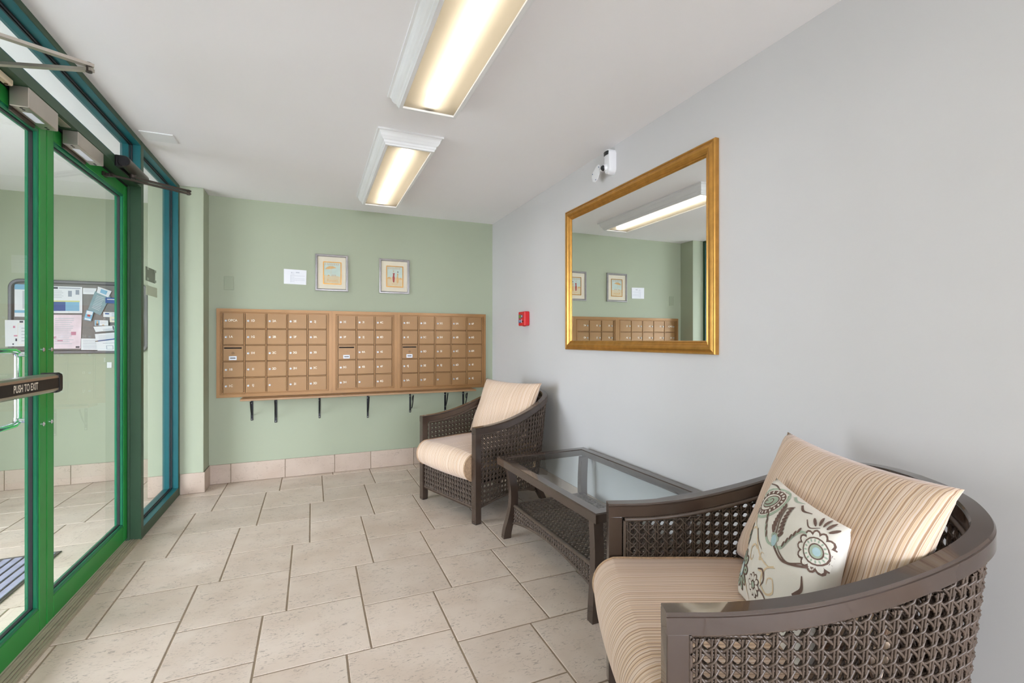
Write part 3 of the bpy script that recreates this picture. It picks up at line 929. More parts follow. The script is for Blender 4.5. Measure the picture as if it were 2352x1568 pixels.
# ------------------------------------------------------------------ red alarm unit
ar = thing('fire_alarm_unit', 'small red alarm unit with a green display on the white wall', 'alarm', (XR - .02, 3.80, 1.345))
xf = XR - .050
obj('body', MB().box(xf, XR, 3.738, 3.872, 1.347, 1.472, .008, 3), 'fire_red', ar, smooth=40)
obj('bottom_bulge', MB().sphere((XR - .028, 3.79, 1.352), .03, 14, 8, (.6, 1.2, .4)), 'fire_red', ar, smooth=60)
obj('display', MB().box(xf - .0012, xf + .002, 3.808, 3.864, 1.412, 1.446), 'panel_blue', ar)
obj('screen', MB().box(xf - .0020, xf + .002, 3.811, 3.857, 1.416, 1.442), 'lcd_green', ar)
obj('keypad', MB().box(xf - .0014, xf + .002, 3.808, 3.862, 1.374, 1.402), 'panel_blue', ar)
kt = MB(); kt.box(xf - .002, xf - .001, 3.815, 3.846, 1.391, 1.396); kt.box(xf - .002, xf - .001, 3.819, 3.842, 1.383, 1.388)
obj('keypad_print', kt, 'paper_white', ar)
for z in (1.377, 1.388, 1.399):
    obj('button', MB().cyl((xf + .001, 3.799, z), (xf - .003, 3.799, z), .0045, 10), 'label_white', ar)
obj('round_key', MB().cyl((xf + .001, 3.788, 1.430), (xf - .003, 3.788, 1.430), .0125, 18), 'panel_blue', ar, smooth=40)
obj('round_key_centre', MB().cyl((xf - .002, 3.790, 1.431), (xf - .004, 3.790, 1.431), .007, 14), 'label_white', ar, smooth=40)
obj('key_switch', MB().cyl((xf + .001, 3.774, 1.384), (xf - .004, 3.774, 1.384), .008, 12), 'lens_dark', ar, smooth=40)

# ------------------------------------------------------------------ motion detector near the ceiling
md = thing('motion_detector', 'white motion detector on the wall just under the ceiling', 'detector', (XR - .02, 2.45, 2.26))
bd = MB()
outl = []
for k in range(25):
    a = PI * k / 24
    outl.append((2.497 + .034 * math.cos(a), 2.385 + .034 * math.sin(a)))
for k in range(25):
    a = PI + PI * k / 24
    outl.append((2.497 + .034 * math.cos(a), 2.295 + .036 * math.sin(a)))
nO = len(outl)
cy, cz = 2.497, 2.34
lay = [(0, 1.0), (.018, 1.0), (.034, .95), (.046, .82), (.050, .6)]
vs = []; fs = []
for d_, s_ in lay:
    for (y, z) in outl:
        vs.append((XR - d_, cy + (y - cy) * s_, cz + (z - cz) * (s_ * .3 + .7)))
for q_ in range(len(lay) - 1):
    for k in range(nO):
        k2 = (k + 1) % nO
        fs.append([q_ * nO + k, q_ * nO + k2, (q_ + 1) * nO + k2, (q_ + 1) * nO + k])
fs.append([(len(lay) - 1) * nO + k for k in range(nO)]); fs.append(list(range(nO))[::-1])
obj('housing', MB().add(vs, fs), 'white_plastic', md, smooth=40)
sb = MB()
sb.sweep([(XR - .0555 + .22 * (yy - 2.499) ** 2 * 30, yy, 2.392) for yy in [2.476 + k * .0058 for k in range(9)]], [(-1, 0, 0)] * 9, [(-.004, -.013), (.0008, -.013), (.0008, .011), (-.004, .009)])
obj('sensor_window', sb, 'lens_dark', md, smooth=40)
obj('lens_collar', MB().cyl((XR - .040, 2.508, 2.307), (XR - .060, 2.514, 2.304), .024, 20, .021), 'white_plastic', md, smooth=40)
obj('lens_ball', MB().sphere((XR - .060, 2.515, 2.303), .018, 16, 10), 'lens_dark', md, smooth=60)
fl = MB()
po = [(2.560, 2.338), (2.575, 2.352), (2.597, 2.348), (2.640, 2.320), (2.652, 2.295), (2.640, 2.262), (2.612, 2.250), (2.585, 2.262), (2.562, 2.298)]
fl.prism([(y - .005, z - .008) for y, z in po], lambda p, tt: (tt, p[0], p[1]), XR - .062, XR - .058)
cv = obj('hanging_cover', fl, 'white_plastic', md)
obj('cover_hinge', MB().box(XR - .062, XR - .03, 2.535, 2.56, 2.295, 2.303), 'white_plastic', md)
for (y, z) in ((2.566, 2.326), (2.636, 2.302), (2.600, 2.256)):
    obj('screw_hole', MB().cyl((XR - .0575, y, z), (XR - .0630, y, z), .004, 10), 'panel_blue', cv)

# ------------------------------------------------------------------ vestibule: bulletin board, papers, mat, outer glazing
bb = thing('bulletin_board', 'dark framed bulletin board with rounded corners in the vestibule', 'board', (-1.81, YV - .02, 1.10))
bx0, bx1, bz0, bz1 = -2.271, -1.34, 1.106, 1.722
def rrect(x0, x1, z0, z1, r, n=8):
    pts = []
    for (cx_, cz_, a0) in ((x1 - r, z1 - r, 0), (x0 + r, z1 - r, PI / 2), (x0 + r, z0 + r, PI), (x1 - r, z0 + r, 3 * PI / 2)):
        for k in range(n + 1):
            a = a0 + PI / 2 * k / n
            pts.append((cx_ + r * math.cos(a), cz_ + r * math.sin(a)))
    return pts
loops = [(rrect(bx0, bx1, bz0, bz1, .075), 0), (rrect(bx0, bx1, bz0, bz1, .075), .02), (rrect(bx0 + .006, bx1 - .006, bz0 + .006, bz1 - .006, .069), .026),
         (rrect(bx0 + .022, bx1 - .022, bz0 + .022, bz1 - .022, .055), .026), (rrect(bx0 + .030, bx1 - .030, bz0 + .030, bz1 - .030, .047), .018), (rrect(bx0 + .030, bx1 - .030, bz0 + .030, bz1 - .030, .047), .006)]
vs = []; fs = []
for pts, hh in loops:
    vs += [(x, YV - hh, z) for x, z in pts]
n_ = len(loops[0][0])
for q_ in range(len(loops) - 1):
    for k in range(n_):
        k2 = (k + 1) % n_
        fs.append([q_ * n_ + k, q_ * n_ + k2, (q_ + 1) * n_ + k2, (q_ + 1) * n_ + k])
obj('frame', MB().add(vs, fs), 'board_frame', bb, smooth=35)
obj('backing', MB().prism(rrect(bx0 + .02, bx1 - .02, bz0 + .02, bz1 - .02, .055), lambda p, tt: (p[0], tt, p[1]), YV - .010, YV - .001), 'board_cloth', bb)
pk = [0]
def paper(pts, m, lab, prints=(), yoff=None):
    """pts: four (x,z) corners BL,BR,TR,TL; prints: (u0,u1,v0,v1,mat)"""
    pk[0] += 1
    yy = YV - .012 - .0012 * pk[0] if yoff is None else yoff
    P = [Vector((x, yy, z)) for x, z in pts]
    t = thing('pinned_paper', lab, 'paper', ((P[0].x + P[1].x) / 2, yy, min(p.z for p in P)), 'papers on the bulletin board')
    b_ = MB()
    b_.add([p[:] for p in P] + [(p.x, p.y + .0007, p.z) for p in P], [[0, 1, 2, 3], [4, 5, 6, 7], [0, 1, 5, 4], [1, 2, 6, 5], [2, 3, 7, 6], [3, 0, 4, 7]])
    sh_ = obj('sheet', b_, m, t)
    by = {}
    def at(u, v):
        a = P[0].lerp(P[1], u); c = P[3].lerp(P[2], u)
        r_ = a.lerp(c, v); return (r_.x, r_.y - .0003, r_.z)
    for i_, (u0, u1, v0, v1, pm) in enumerate(prints):
        by.setdefault(pm, MB()).add([(p_[0], p_[1] - .00006 * i_, p_[2]) for p_ in (at(u0, v0), at(u1, v0), at(u1, v1), at(u0, v1))], [[0, 1, 2, 3]])
    for pm, mb_ in by.items():
        obj('print', mb_, pm, sh_)['kind'] = 'stuff'
    return t
def rows(u0, u1, v0, v1, n, m, th=.32, jit=.25):
    out = []
    for k in range(n):
        v = v1 - (v1 - v0) * (k + .5) / n
        e_ = u1 - (u1 - u0) * rnd.uniform(0, jit)
        hh = (v1 - v0) / n * th / 2
        out.append((u0, e_, v - hh, v + hh, m))
    return out
paper([(-2.232, 1.412), (-2.07, 1.412), (-2.07, 1.677), (-2.232, 1.677)], 'paper_white', 'blue and white flyer at the left end of the board', [(0, 1, .84, 1, 'paper_blue'), (0, 1, .12, .2, 'paper_blue'), (.3, .6, .25, .8, 'paper_faint')])
paper([(-2.282, 1.168), (-2.06, 1.172), (-2.06, 1.385), (-2.284, 1.383)], 'paper_white', 'white card with hearts and trees hanging over the board edge', [(.35, .95, .05, .87, 'paper_cream'), (.36, .94, .07, .85, 'paper_white'), (.22, .28, .7, .78, 'paper_magenta'), (.4, .5, .9, .97, 'paper_dark'), (.24, .34, .38, .43, 'paper_magenta'), (.28, .33, .2, .3, 'paper_dark'), (.2, .24, .06, .12, 'paper_dark')] + rows(.45, .9, .15, .75, 5, 'paper_faint'), YV - .030)
paper([(-2.045, 1.445), (-1.799, 1.450), (-1.799, 1.672), (-2.045, 1.671)], 'paper_white', 'large flyer with a blue block along its bottom', [(.06, .92, .08, .42, 'paper_blue'), (.06, .55, .08, .42, 'paper_navy'), (.04, .93, .42, .47, 'paper_yellow'), (.62, .72, .62, .84, 'paper_print'), (.82, .92, .70, .88, 'paper_print'), (.15, .35, .9, .97, 'paper_dark'), (.38, .95, .92, .95, 'paper_print')] + rows(.1, .5, .55, .85, 5, 'paper_faint'))
paper([(-2.045, 1.148), (-1.810, 1.149), (-1.802, 1.434), (-2.045, 1.432)], 'paper_pink', 'pink flowered letter below the large flyer', [(.2, .32, .3, .36, 'paper_magenta'), (.72, .86, .40, .5, 'paper_magenta'), (.1, .2, .8, .85, 'paper_magenta'), (.86, .97, .02, .07, 'paper_dark'), (.35, .5, .22, .27, 'paper_magenta')] + rows(.28, .8, .12, .92, 14, 'paper_faint'))
paper([(-1.794, 1.612), (-1.712, 1.612), (-1.702, 1.664), (-1.794, 1.664)], 'paper_white', 'small white slip at the top edge of the board', rows(.1, .9, .3, .9, 3, 'paper_faint'))
paper([(-1.760, 1.482), (-1.676, 1.433), (-1.605, 1.600), (-1.712, 1.640)], 'paper_teal', 'tilted teal leaflet under the pale card', rows(.2, .8, .15, .85, 9, 'paper_faint'))
paper([(-1.700, 1.628), (-1.622, 1.590), (-1.598, 1.644), (-1.692, 1.680)], 'paper_white', 'tilted pale card with a blue oval at the top', [(.25, .75, .2, .8, 'paper_blue')])
paper([(-1.641, 1.540), (-1.50, 1.536), (-1.50, 1.586), (-1.641, 1.588)], 'paper_navy', 'dark blue business card', [(.08, .9, .62, .76, 'paper_white'), (.45, .9, .42, .5, 'paper_blue')])
paper([(-1.786, 1.394), (-1.739, 1.382), (-1.719, 1.465), (-1.768, 1.477)], 'paper_blue', 'narrow light blue leaflet with a red picture', [(.3, .7, .4, .6, 'art_red'), (.1, .9, .62, .95, 'paper_white'), (.1, .9, .05, .2, 'paper_white')])
paper([(-1.654, 1.420), (-1.54, 1.416), (-1.54, 1.460), (-1.654, 1.463)], 'paper_white', 'white business card with a blue car mark', [(.1, .35, .55, .8, 'paper_navy')] + rows(.5, .95, .1, .9, 4, 'paper_print'))
paper([(-1.712, 1.344), (-1.620, 1.346), (-1.620, 1.390), (-1.712, 1.392)], 'paper_white', 'business card with a small portrait photograph', [(.02, .36, .04, .96, 'paper_blue'), (.1, .28, .04, .5, 'art_hair'), (.13, .25, .4, .85, 'art_skin'), (.55, .7, .05, .18, 'art_orange')] + rows(.42, .9, .35, .85, 3, 'paper_faint'))
paper([(-1.610, 1.375), (-1.54, 1.375), (-1.54, 1.425), (-1.610, 1.422)], 'paper_cream', 'small beige card beside the portrait card', [(.2, .6, .3, .6, 'paper_faint')])
paper([(-1.705, 1.290), (-1.53, 1.310), (-1.53, 1.350), (-1.721, 1.335)], 'paper_white', 'white slip with sketched lines', [(.68, .73, .1, .9, 'paper_dark')] + rows(.3, .95, .1, .5, 2, 'paper_print'))
paper([(-1.802, 1.138), (-1.64, 1.135), (-1.64, 1.232), (-1.802, 1.235)], 'paper_white', 'white form at the bottom edge of the board', rows(.08, .92, .1, .9, 6, 'paper_print', .2))
paper([(-1.692, 1.130), (-1.48, 1.127), (-1.48, 1.296), (-1.710, 1.272)], 'paper_white', 'white letter with a small boxed mark', [(.3, .52, .08, .3, 'paper_print'), (.32, .5, .1, .28, 'paper_white')] + rows(.1, .9, .62, .92, 4, 'paper_faint') + rows(.2, .8, .4, .46, 1, 'paper_print'))
pen = thing('pen', 'blue pen lying across the white letter on the board', 'pen', (-1.60, YV - .035, 1.215))
obj('barrel', MB().tube([(-1.685, YV - .036, 1.213), (-1.50, YV - .036, 1.243)], .0042, 10), 'paper_navy', pen, smooth=60)
obj('tip', MB().tube([(-1.685, YV - .036, 1.213), (-1.705, YV - .036, 1.210)], [.0042, .0022], 10), 'lock_bronze', pen, smooth=60)
paper([(-1.47, 1.14), (-1.38, 1.14), (-1.38, 1.36), (-1.47, 1.36)], 'paper_white', 'tall white list at the right end of the board', rows(.1, .9, .1, .9, 12, 'paper_print'))
paper([(-1.47, 1.46), (-1.385, 1.46), (-1.385, 1.60), (-1.47, 1.60)], 'paper_blue', 'blue flyer at the right end of the board', rows(.1, .9, .1, .9, 6, 'paper_white'))

# outlet-like small plate below the board
tag(obj('outlet_plate', MB().box(-1.636, -1.602, YV - .005, YV, .98, 1.03, .002), 'white_plastic'), 'small pale plate on the wall below the bulletin board', 'wall plate')

# sign stuck to the sidelight glass, seen from behind
sg = thing('window_sign', 'back of a dark square sign taped to the sidelight glass', 'sign', (XG + .005, 3.93, 1.616))
obj('panel', MB().box(XG - .0055, XG - .0032, 3.828, 4.030, 1.617, 1.710), 'sign_olive', sg)
for (a, c) in ((3.832, 1.690), (3.990, 1.690), (3.832, 1.620), (3.990, 1.620)):
    obj('tape_square', MB().box(XG + .0032, XG + .004, a, a + .036, c, c + .017), 'print_sage', sg)
cd = thing('window_card', 'pale card stuck on the sidelight glass below the dark sign', 'sign', (XG, 3.95, 1.52))
obj('card', MB().box(XG - .0045, XG - .0032, 3.836, 4.077, 1.522, 1.588), 'card_pale', cd)
for yy in (3.87, 4.03):
    obj('tape_strip', MB().box(XG - .006, XG - .0046, yy, yy + .02, 1.53, 1.58), 'paper_white', cd)

# mat in the vestibule
vm = thing('entrance_mat', 'grey ribbed entrance mat on the vestibule floor', 'mat', (-2.0, 2.6, 0))
obj('base', MB().box(-2.50, -1.33, 1.70, 3.525, 0, .006, .002), 'mat_dark', vm)
for k in range(24):
    xx = -2.46 + k * .047
    obj('rib', MB().box(xx, xx + .036, 1.74, 3.49, .006, .012, .002), 'mat_grey', vm)

# outer glazing of the vestibule (daylight comes in here)
og = struct_root('window_4', (XV, 2.2, 0))
for yy in (1.225, 2.325, 3.425):
    obj('mullion', MB().box(XV - .1, XV, yy - .025, yy + .025, 0, 2.16), 'frame_green', og)
for zz, hh in ((.03, .06), (2.14, .06)):
    obj('rail', MB().box(XV - .1, XV, 1.2, 3.45, zz - hh / 2, zz + hh / 2), 'frame_green', og)
obj('pane', MB().box(XV - .053, XV - .047, 1.2, 3.45, .06, 2.12), 'window_glass', og)
struct(obj('wall_vestibule_outer', MB().box(XV - .1, XV, 3.45, YV, 0, H).box(XV - .1, XV, 1.2, 3.45, 2.17, H), 'green_wall'))
og5 = struct_root('window_added_rear', (.4, YF, .08))  # unseen glazing, added behind the camera to bring in daylight
for xx in (XS, -.06, .84, XR - .03):
    obj('mullion', MB().box(xx, xx + .05, YF - .1, YF, .08, H - .08), 'frame_green', og5)
obj('rail', MB().box(XS, XR, YF - .1, YF, 2.1, 2.15), 'frame_green', og5)
obj('pane', MB().box(XS + .01, XR - .01, YF - .053, YF - .047, .08, H - .08), 'window_glass', og5)
struct(obj('wall_vestibule_side', MB().box(XV, XO - .002, 1.08, 1.2, 0, H), 'green_wall'))
struct(obj('ground', MB().box(-14, XV - .1, -12, 14, -.12, -.01).box(XV - .1, 12, -12, YF - .12, -.12, -.01), 'pavement'))

# ------------------------------------------------------------------ cane weaving
def cane(S, umax, zlo, zhi, p, r, shift=(0.0, 0.0), ns=5, flip=1.0, amp=1.0):
    """S(u,z)->(point,normal) vectorised over arrays. Six-way cane: paired uprights, paired cross
    strands and two single diagonals, woven over and under. Returns MB."""
    us0, zs0 = shift
    lines = []
    nu = int(umax / p) + 3
    zmin = min(zlo(np.linspace(0, umax, 60))); zmax = max(zhi(np.linspace(0, umax, 60)))
    nz = int((zmax - zmin) / p) + 3
    # node grid: holes at integers, pairs at half-integers
    d = .125
    st = p / 4
    for i in range(-1, nu):
        for s in (-d, d):
            u = (i + .5 + s) * p + us0
            if u < 0 or u > umax: continue
            zz = np.arange(zmin, zmax + st, st * 2)
            lines.append((np.full_like(zz, u), zz, np.full_like(zz, .45 * r)))
    for j in range(-1, nz + 1):
        for s in (-d, d):
            z = zmin + (j + .5 + s) * p + zs0
            uu = np.arange(0, umax + st, st * 2)
            lines.append((uu, np.full_like(uu, z), np.full_like(uu, -.45 * r)))
    # diagonals u - z = .5 and u + z = .5 (cells)
    K = nu + nz + 4
    for k in range(-K, K):
        t = np.arange(-1, nz + 1, .25)
        w = np.cos(2 * PI * t)
        lines.append(((t + k + .5) * p + us0, zmin + t * p + zs0, r * (.3 + 1.35 * w) * amp))
        lines.append(((-t + k + .5) * p + us0, zmin + t * p + zs0, r * (.3 - 1.35 * w) * amp))
    V = []; F = []; off = 0
    ang = np.arange(ns) * 2 * PI / ns
    ca, sa = np.cos(ang), np.sin(ang)
    for (u, z, o) in lines:
        ok = (u >= 0) & (u <= umax)
        uc = np.clip(u, 0, umax)
        ok &= (z >= zlo(uc)) & (z <= zhi(uc))
        idx = np.nonzero(ok)[0]
        if len(idx) < 2: continue
        cuts = np.nonzero(np.diff(idx) > 1)[0]
        for run in np.split(idx, cuts + 1):
            if len(run) < 2: continue
            P, Nn = S(u[run], z[run])
            P = P + Nn * (o[run] * flip)[:, None]
            T = np.gradient(P, axis=0)
            T /= np.linalg.norm(T, axis=1)[:, None] + 1e-12
            B = np.cross(T, Nn); B /= np.linalg.norm(B, axis=1)[:, None] + 1e-12
            A = np.cross(B, T)
            ring = P[:, None, :] + (A[:, None, :] * ca[None, :, None] + B[:, None, :] * sa[None, :, None]) * r
            m_ = len(run)
            V.append(ring.reshape(-1, 3))
            a = (np.arange(m_ - 1)[:, None] * ns + np.arange(ns)[None, :])
            b_ = (np.arange(m_ - 1)[:, None] * ns + (np.arange(ns)[None, :] + 1) % ns)
            f = np.stack([a, b_, b_ + ns, a + ns], -1).reshape(-1, 4) + off
            F.append(f)
            off += m_ * ns
    return np.concatenate(V), np.concatenate(F)

def np_obj(name, V, F, material, parent):
    V = np.asarray(V, dtype=np.float64)
    c = (V.min(0) + V.max(0)) / 2
    me = bpy.data.meshes.new(name)
    me.vertices.add(len(V)); me.vertices.foreach_set('co', (V - c).ravel())
    me.loops.add(F.size); me.loops.foreach_set('vertex_index', F.ravel().astype(np.int32))
    me.polygons.add(len(F))
    me.polygons.foreach_set('loop_start', (np.arange(len(F)) * 4).astype(np.int32))
    me.polygons.foreach_set('loop_total', np.full(len(F), 4, dtype=np.int32))
    me.update(calc_edges=True); me.validate()
    me.shade_smooth()
    me.materials.append(MATS[material])
    o = bpy.data.objects.new(name, me); COL.objects.link(o)
    ORG[o] = Vector(c); o.parent = parent; o.location = Vector(c) - ORG[parent]
    return o

def cord(path, r=.0075, pitch=.008, n=7):
    """wrapped cord: a tube with raised turns"""
    P = [Vector(p) for p in path]
    L_ = [0]
    for a, b_ in zip(P[:-1], P[1:]): L_.append(L_[-1] + (b_ - a).length)
    tot = L_[-1]
    m_ = max(4, int(tot / (pitch / 2)))
    pts = []; rr = []
    j = 0
    for k in range(m_ + 1):
        s_ = tot * k / m_
        while j < len(P) - 2 and L_[j + 1] < s_: j += 1
        f_ = (s_ - L_[j]) / max(1e-9, L_[j + 1] - L_[j])
        pts.append(P[j].lerp(P[j + 1], f_)); rr.append(r if k % 2 else r * .80)
    return MB().tube(pts, rr, n)

def catmull(pts, n):
    P = [np.array(p, float) for p in pts]
    P = [2 * P[0] - P[1]] + P + [2 * P[-1] - P[-2]]
    out = []
    for i in range(1, len(P) - 2):
        for k in range(n):
            t = k / n
            out.append(.5 * ((2 * P[i]) + (-P[i - 1] + P[i + 1]) * t + (2 * P[i - 1] - 5 * P[i] + 4 * P[i + 1] - P[i + 2]) * t * t + (-P[i - 1] + 3 * P[i] - 3 * P[i + 1] + P[i + 2]) * t ** 3))
    out.append(P[-2])
    return np.array(out)

def uv_grid(name, fn, nu, nv, material, parent, uvfn, closed_u=False, smooth=None, back=None):
    """grid surface fn(u,v) u,v in 0..1 with a UV map; optional second (back) surface sharing the rim"""
    vs = []; fs = []; uvs = []
    surfs = [fn] + ([back] if back else [])
    for si, g in enumerate(surfs):
        o0 = len(vs)
        for j in range(nv + 1):
            for i in range(nu + 1):
                vs.append(g(i / nu, j / nv))
        for j in range(nv):
            for i in range(nu):
                q = [o0 + j * (nu + 1) + i, o0 + j * (nu + 1) + i + 1, o0 + (j + 1) * (nu + 1) + i + 1, o0 + (j + 1) * (nu + 1) + i]
                uq = [uvfn(i / nu, j / nv), uvfn((i + 1) / nu, j / nv), uvfn((i + 1) / nu, (j + 1) / nv), uvfn(i / nu, (j + 1) / nv)]
                if si: q = q[::-1]; uq = uq[::-1]
                fs.append(q); uvs.extend(uq)
    A = np.array(vs); c = (A.min(0) + A.max(0)) / 2
    me = bpy.data.meshes.new(name)
    me.from_pydata([tuple(p - c) for p in A], [], fs); me.update()
    ul = me.uv_layers.new(name='UVMap')
    ul.data.foreach_set('uv', np.array(uvs, dtype=np.float32).ravel())
    bm = bmesh.new(); bm.from_mesh(me)
    bmesh.ops.remove_doubles(bm, verts=bm.verts, dist=1e-5)
    bm.to_mesh(me); bm.free()
    me.shade_smooth()
    if smooth: me.set_sharp_from_angle(angle=math.radians(smooth))
    me.materials.append(MATS[material])
    o = bpy.data.objects.new(name, me); COL.objects.link(o)
    ORG[o] = Vector(c)
    if parent is not None:
        o.parent = parent; o.location = Vector(c) - ORG[parent]
    else:
        o.location = Vector(c)
    return o

# ------------------------------------------------------------------ wicker armchair (local: x lateral, y backward from the front, z up)
RAIL = [(.333, .000, .640), (.335, .15, .645), (.337, .30, .664), (.335, .45, .700), (.326, .58, .742), (.304, .68, .778), (.262, .747, .803), (.18, .790, .823), (.09, .806, .833), (0, .810, .836)]
def make_chair(lab):
    t = thing('wicker_armchair', lab, 'armchair', (0, 0, 0), 'wicker armchairs along the white wall', rotz=0.0)
    half = catmull(RAIL, 8)
    full = np.concatenate([half, half[-2::-1] * np.array([-1, 1, 1])])
    # rail
    n = len(full)
    T = np.gradient(full, axis=0); T[:, 2] = 0
    T /= np.linalg.norm(T, axis=1)[:, None]
    side = np.stack([T[:, 1], -T[:, 0], np.zeros(n)], 1)      # outward for the right-hand start
    w, h = .0225, .046
    prof = [(-w, -h), (w, -h), (w, -.010), (w - .0025, -.0085), (w - .0025, -.0065), (w - .0005, -.005), (w - .004, 0), (-w + .004, 0), (-w + .0005, -.005), (-w + .0025, -.0065), (-w + .0025, -.0085), (-w, -.010)]
    obj('arm_rail', MB().sweep([tuple(p) for p in full], [tuple(s) for s in side], prof), 'chair_frame', t, smooth=35)
    # front legs
    for sx in (1, -1):
        a, b_ = sorted((sx * .3105, sx * .3555))
        obj('leg', MB().box(a, b_, 0, .048, .004, .596, .003, 2), 'chair_frame', t, smooth=40)
        obj('foot', MB().box(a + .003, b_ - .003, .003, .045, 0, .006), 'black_plastic', t)
    # rear legs, raked backward
    for sx in (1, -1):
        pth = [(sx * .235, .585, .26), (sx * .245, .63, .15), (sx * .262, .69, .05), (sx * .268, .715, .0)]
        obj('leg', MB().sweep(pth, [(1, 0, 0)] * 4, [(-.021, -.02), (.021, -.02), (.021, .02), (-.021, .02)], [(0, .92, .38)] * 3 + [(0, 1, 0)]), 'chair_frame', t, smooth=30)
    # wicker shell: top curve under the rail, bottom curve pulled in
    d3 = np.diff(full[:, :2], axis=0); s_ = np.concatenate([[0], np.cumsum(np.linalg.norm(d3, axis=1))])
    # start/end a little behind the posts
    keep = (full[:, 1] > .05)
    top = full[keep]; nrm2 = side[keep]
    s_ = s_[keep]; s_ = s_ - s_[0]; UM = s_[-1]
    kk = np.clip((top[:, 1] - .05) / .6, 0, 1) ** 1.3
    bot = top.copy(); bot[:, 0] *= (1 - .15 * kk); bot[:, 1] = .05 + (top[:, 1] - .05) * (1 - .09 * kk)
    zt_ = top[:, 2] - .046 - .012
    def hem_z(y, x):
        # front .10, arch in the middle of the side, low at the rear legs, small arch at the back
        pts_y = [.05, .2, .4, .58, .70]
        z = np.interp(y, pts_y, [.104, .128, .142, .112, .075])
        bk = np.clip(1 - np.abs(x) / .24, 0, 1)
        return z + (y > .70) * .05 * bk ** .7
    zb_ = hem_z(top[:, 1], top[:, 0])
    def zhi(u): return np.interp(u, s_, zt_)
    def zlo(u): return np.interp(u, s_, zb_)
    def surf(inset):
        def S(u, z):
            tx = np.stack([np.interp(u, s_, top[:, k]) for k in range(2)], 1)
            bx_ = np.stack([np.interp(u, s_, bot[:, k]) for k in range(2)], 1)
            nn = np.stack([np.interp(u, s_, nrm2[:, k]) for k in range(2)], 1)
            nn /= np.linalg.norm(nn, axis=1)[:, None]
            zt = np.interp(u, s_, zt_)
            f = np.clip((z - .10) / (zt - .10), 0, 1) ** .8
            xy = bx_ * (1 - f)[:, None] + tx * f[:, None] - nn * inset
            return np.concatenate([xy, z[:, None]], 1), np.concatenate([nn, np.zeros((len(u), 1))], 1)
        return S
    P_, R_ = .0325, .0032
    V, F = cane(surf(-.004), UM, zlo, zhi, P_, R_)
    np_obj('outer_weave', V, F, 'wicker', t)
    V, F = cane(surf(.026), UM, lambda u: np.maximum(zlo(u), .27), zhi, P_, .0026, (P_ / 2, P_ / 2), 4, -1.0)
    np_obj('inner_weave', V, F, 'wicker', t)
    S0 = surf(-.002)
    uu = np.linspace(0, UM, 160)
    pt, _ = S0(uu, zhi(uu) + .004)
    obj('top_cord', cord(pt, .0085, .0095), 'wicker', t, smooth=70)
    pi_, _ = surf(.024)(uu, zhi(uu) + .004)
    obj('top_cord', cord(pi_, .008, .0095), 'wicker', t, smooth=70)
    pb, _ = S0(uu, zlo(uu))
    obj('hem_cord', cord(pb, .010, .0095), 'wicker', t, smooth=70)
    for u0 in (0, UM):
        for ins in (-.002, .024):
            zz = np.linspace(zlo(np.array([u0]))[0] if ins < 0 else .27, zhi(np.array([u0]))[0], 40)
            pp, _ = surf(ins)(np.full(40, u0), zz)
            obj('side_cord', cord(pp, .0065, .0095), 'wicker', t, smooth=70)
    # front apron
    def SA(u, z):
        return np.stack([u - .312, np.full_like(u, .020), z], 1), np.tile(np.array([[0, -1., 0]]), (len(u), 1))
    V, F = cane(SA, .624, lambda u: np.full_like(u, .105), lambda u: np.full_like(u, .285), P_, R_)
    np_obj('front_weave', V, F, 'wicker', t)
    V, F = cane(lambda u, z: (SA(u, z)[0] + np.array([[0, .022, 0]]), SA(u, z)[1]), .624, lambda u: np.full_like(u, .105), lambda u: np.full_like(u, .285), P_, R_, (P_ / 2, P_ / 2), 4)
    np_obj('front_inner_weave', V, F, 'wicker', t)
    obj('front_cord', cord([(-.312, .02, .102), (.312, .02, .102)], .010, .0095), 'wicker', t, smooth=70)
    obj('front_rail', MB().box(-.312, .312, .012, .036, .088, .096, .003), 'chair_frame', t)
    # seat deck
    ring = [(x * .93, y) for (x, y) in [(.318, .04), (.318, .45), (.30, .56), (.25, .64), (.15, .68), (0, .69), (-.15, .68), (-.25, .64), (-.30, .56), (-.318, .45), (-.318, .04)]]
    obj('seat_deck', MB().prism(ring, lambda p, tt: (p[0], p[1], tt), .245, .272), 'seat_under', t)
    return t

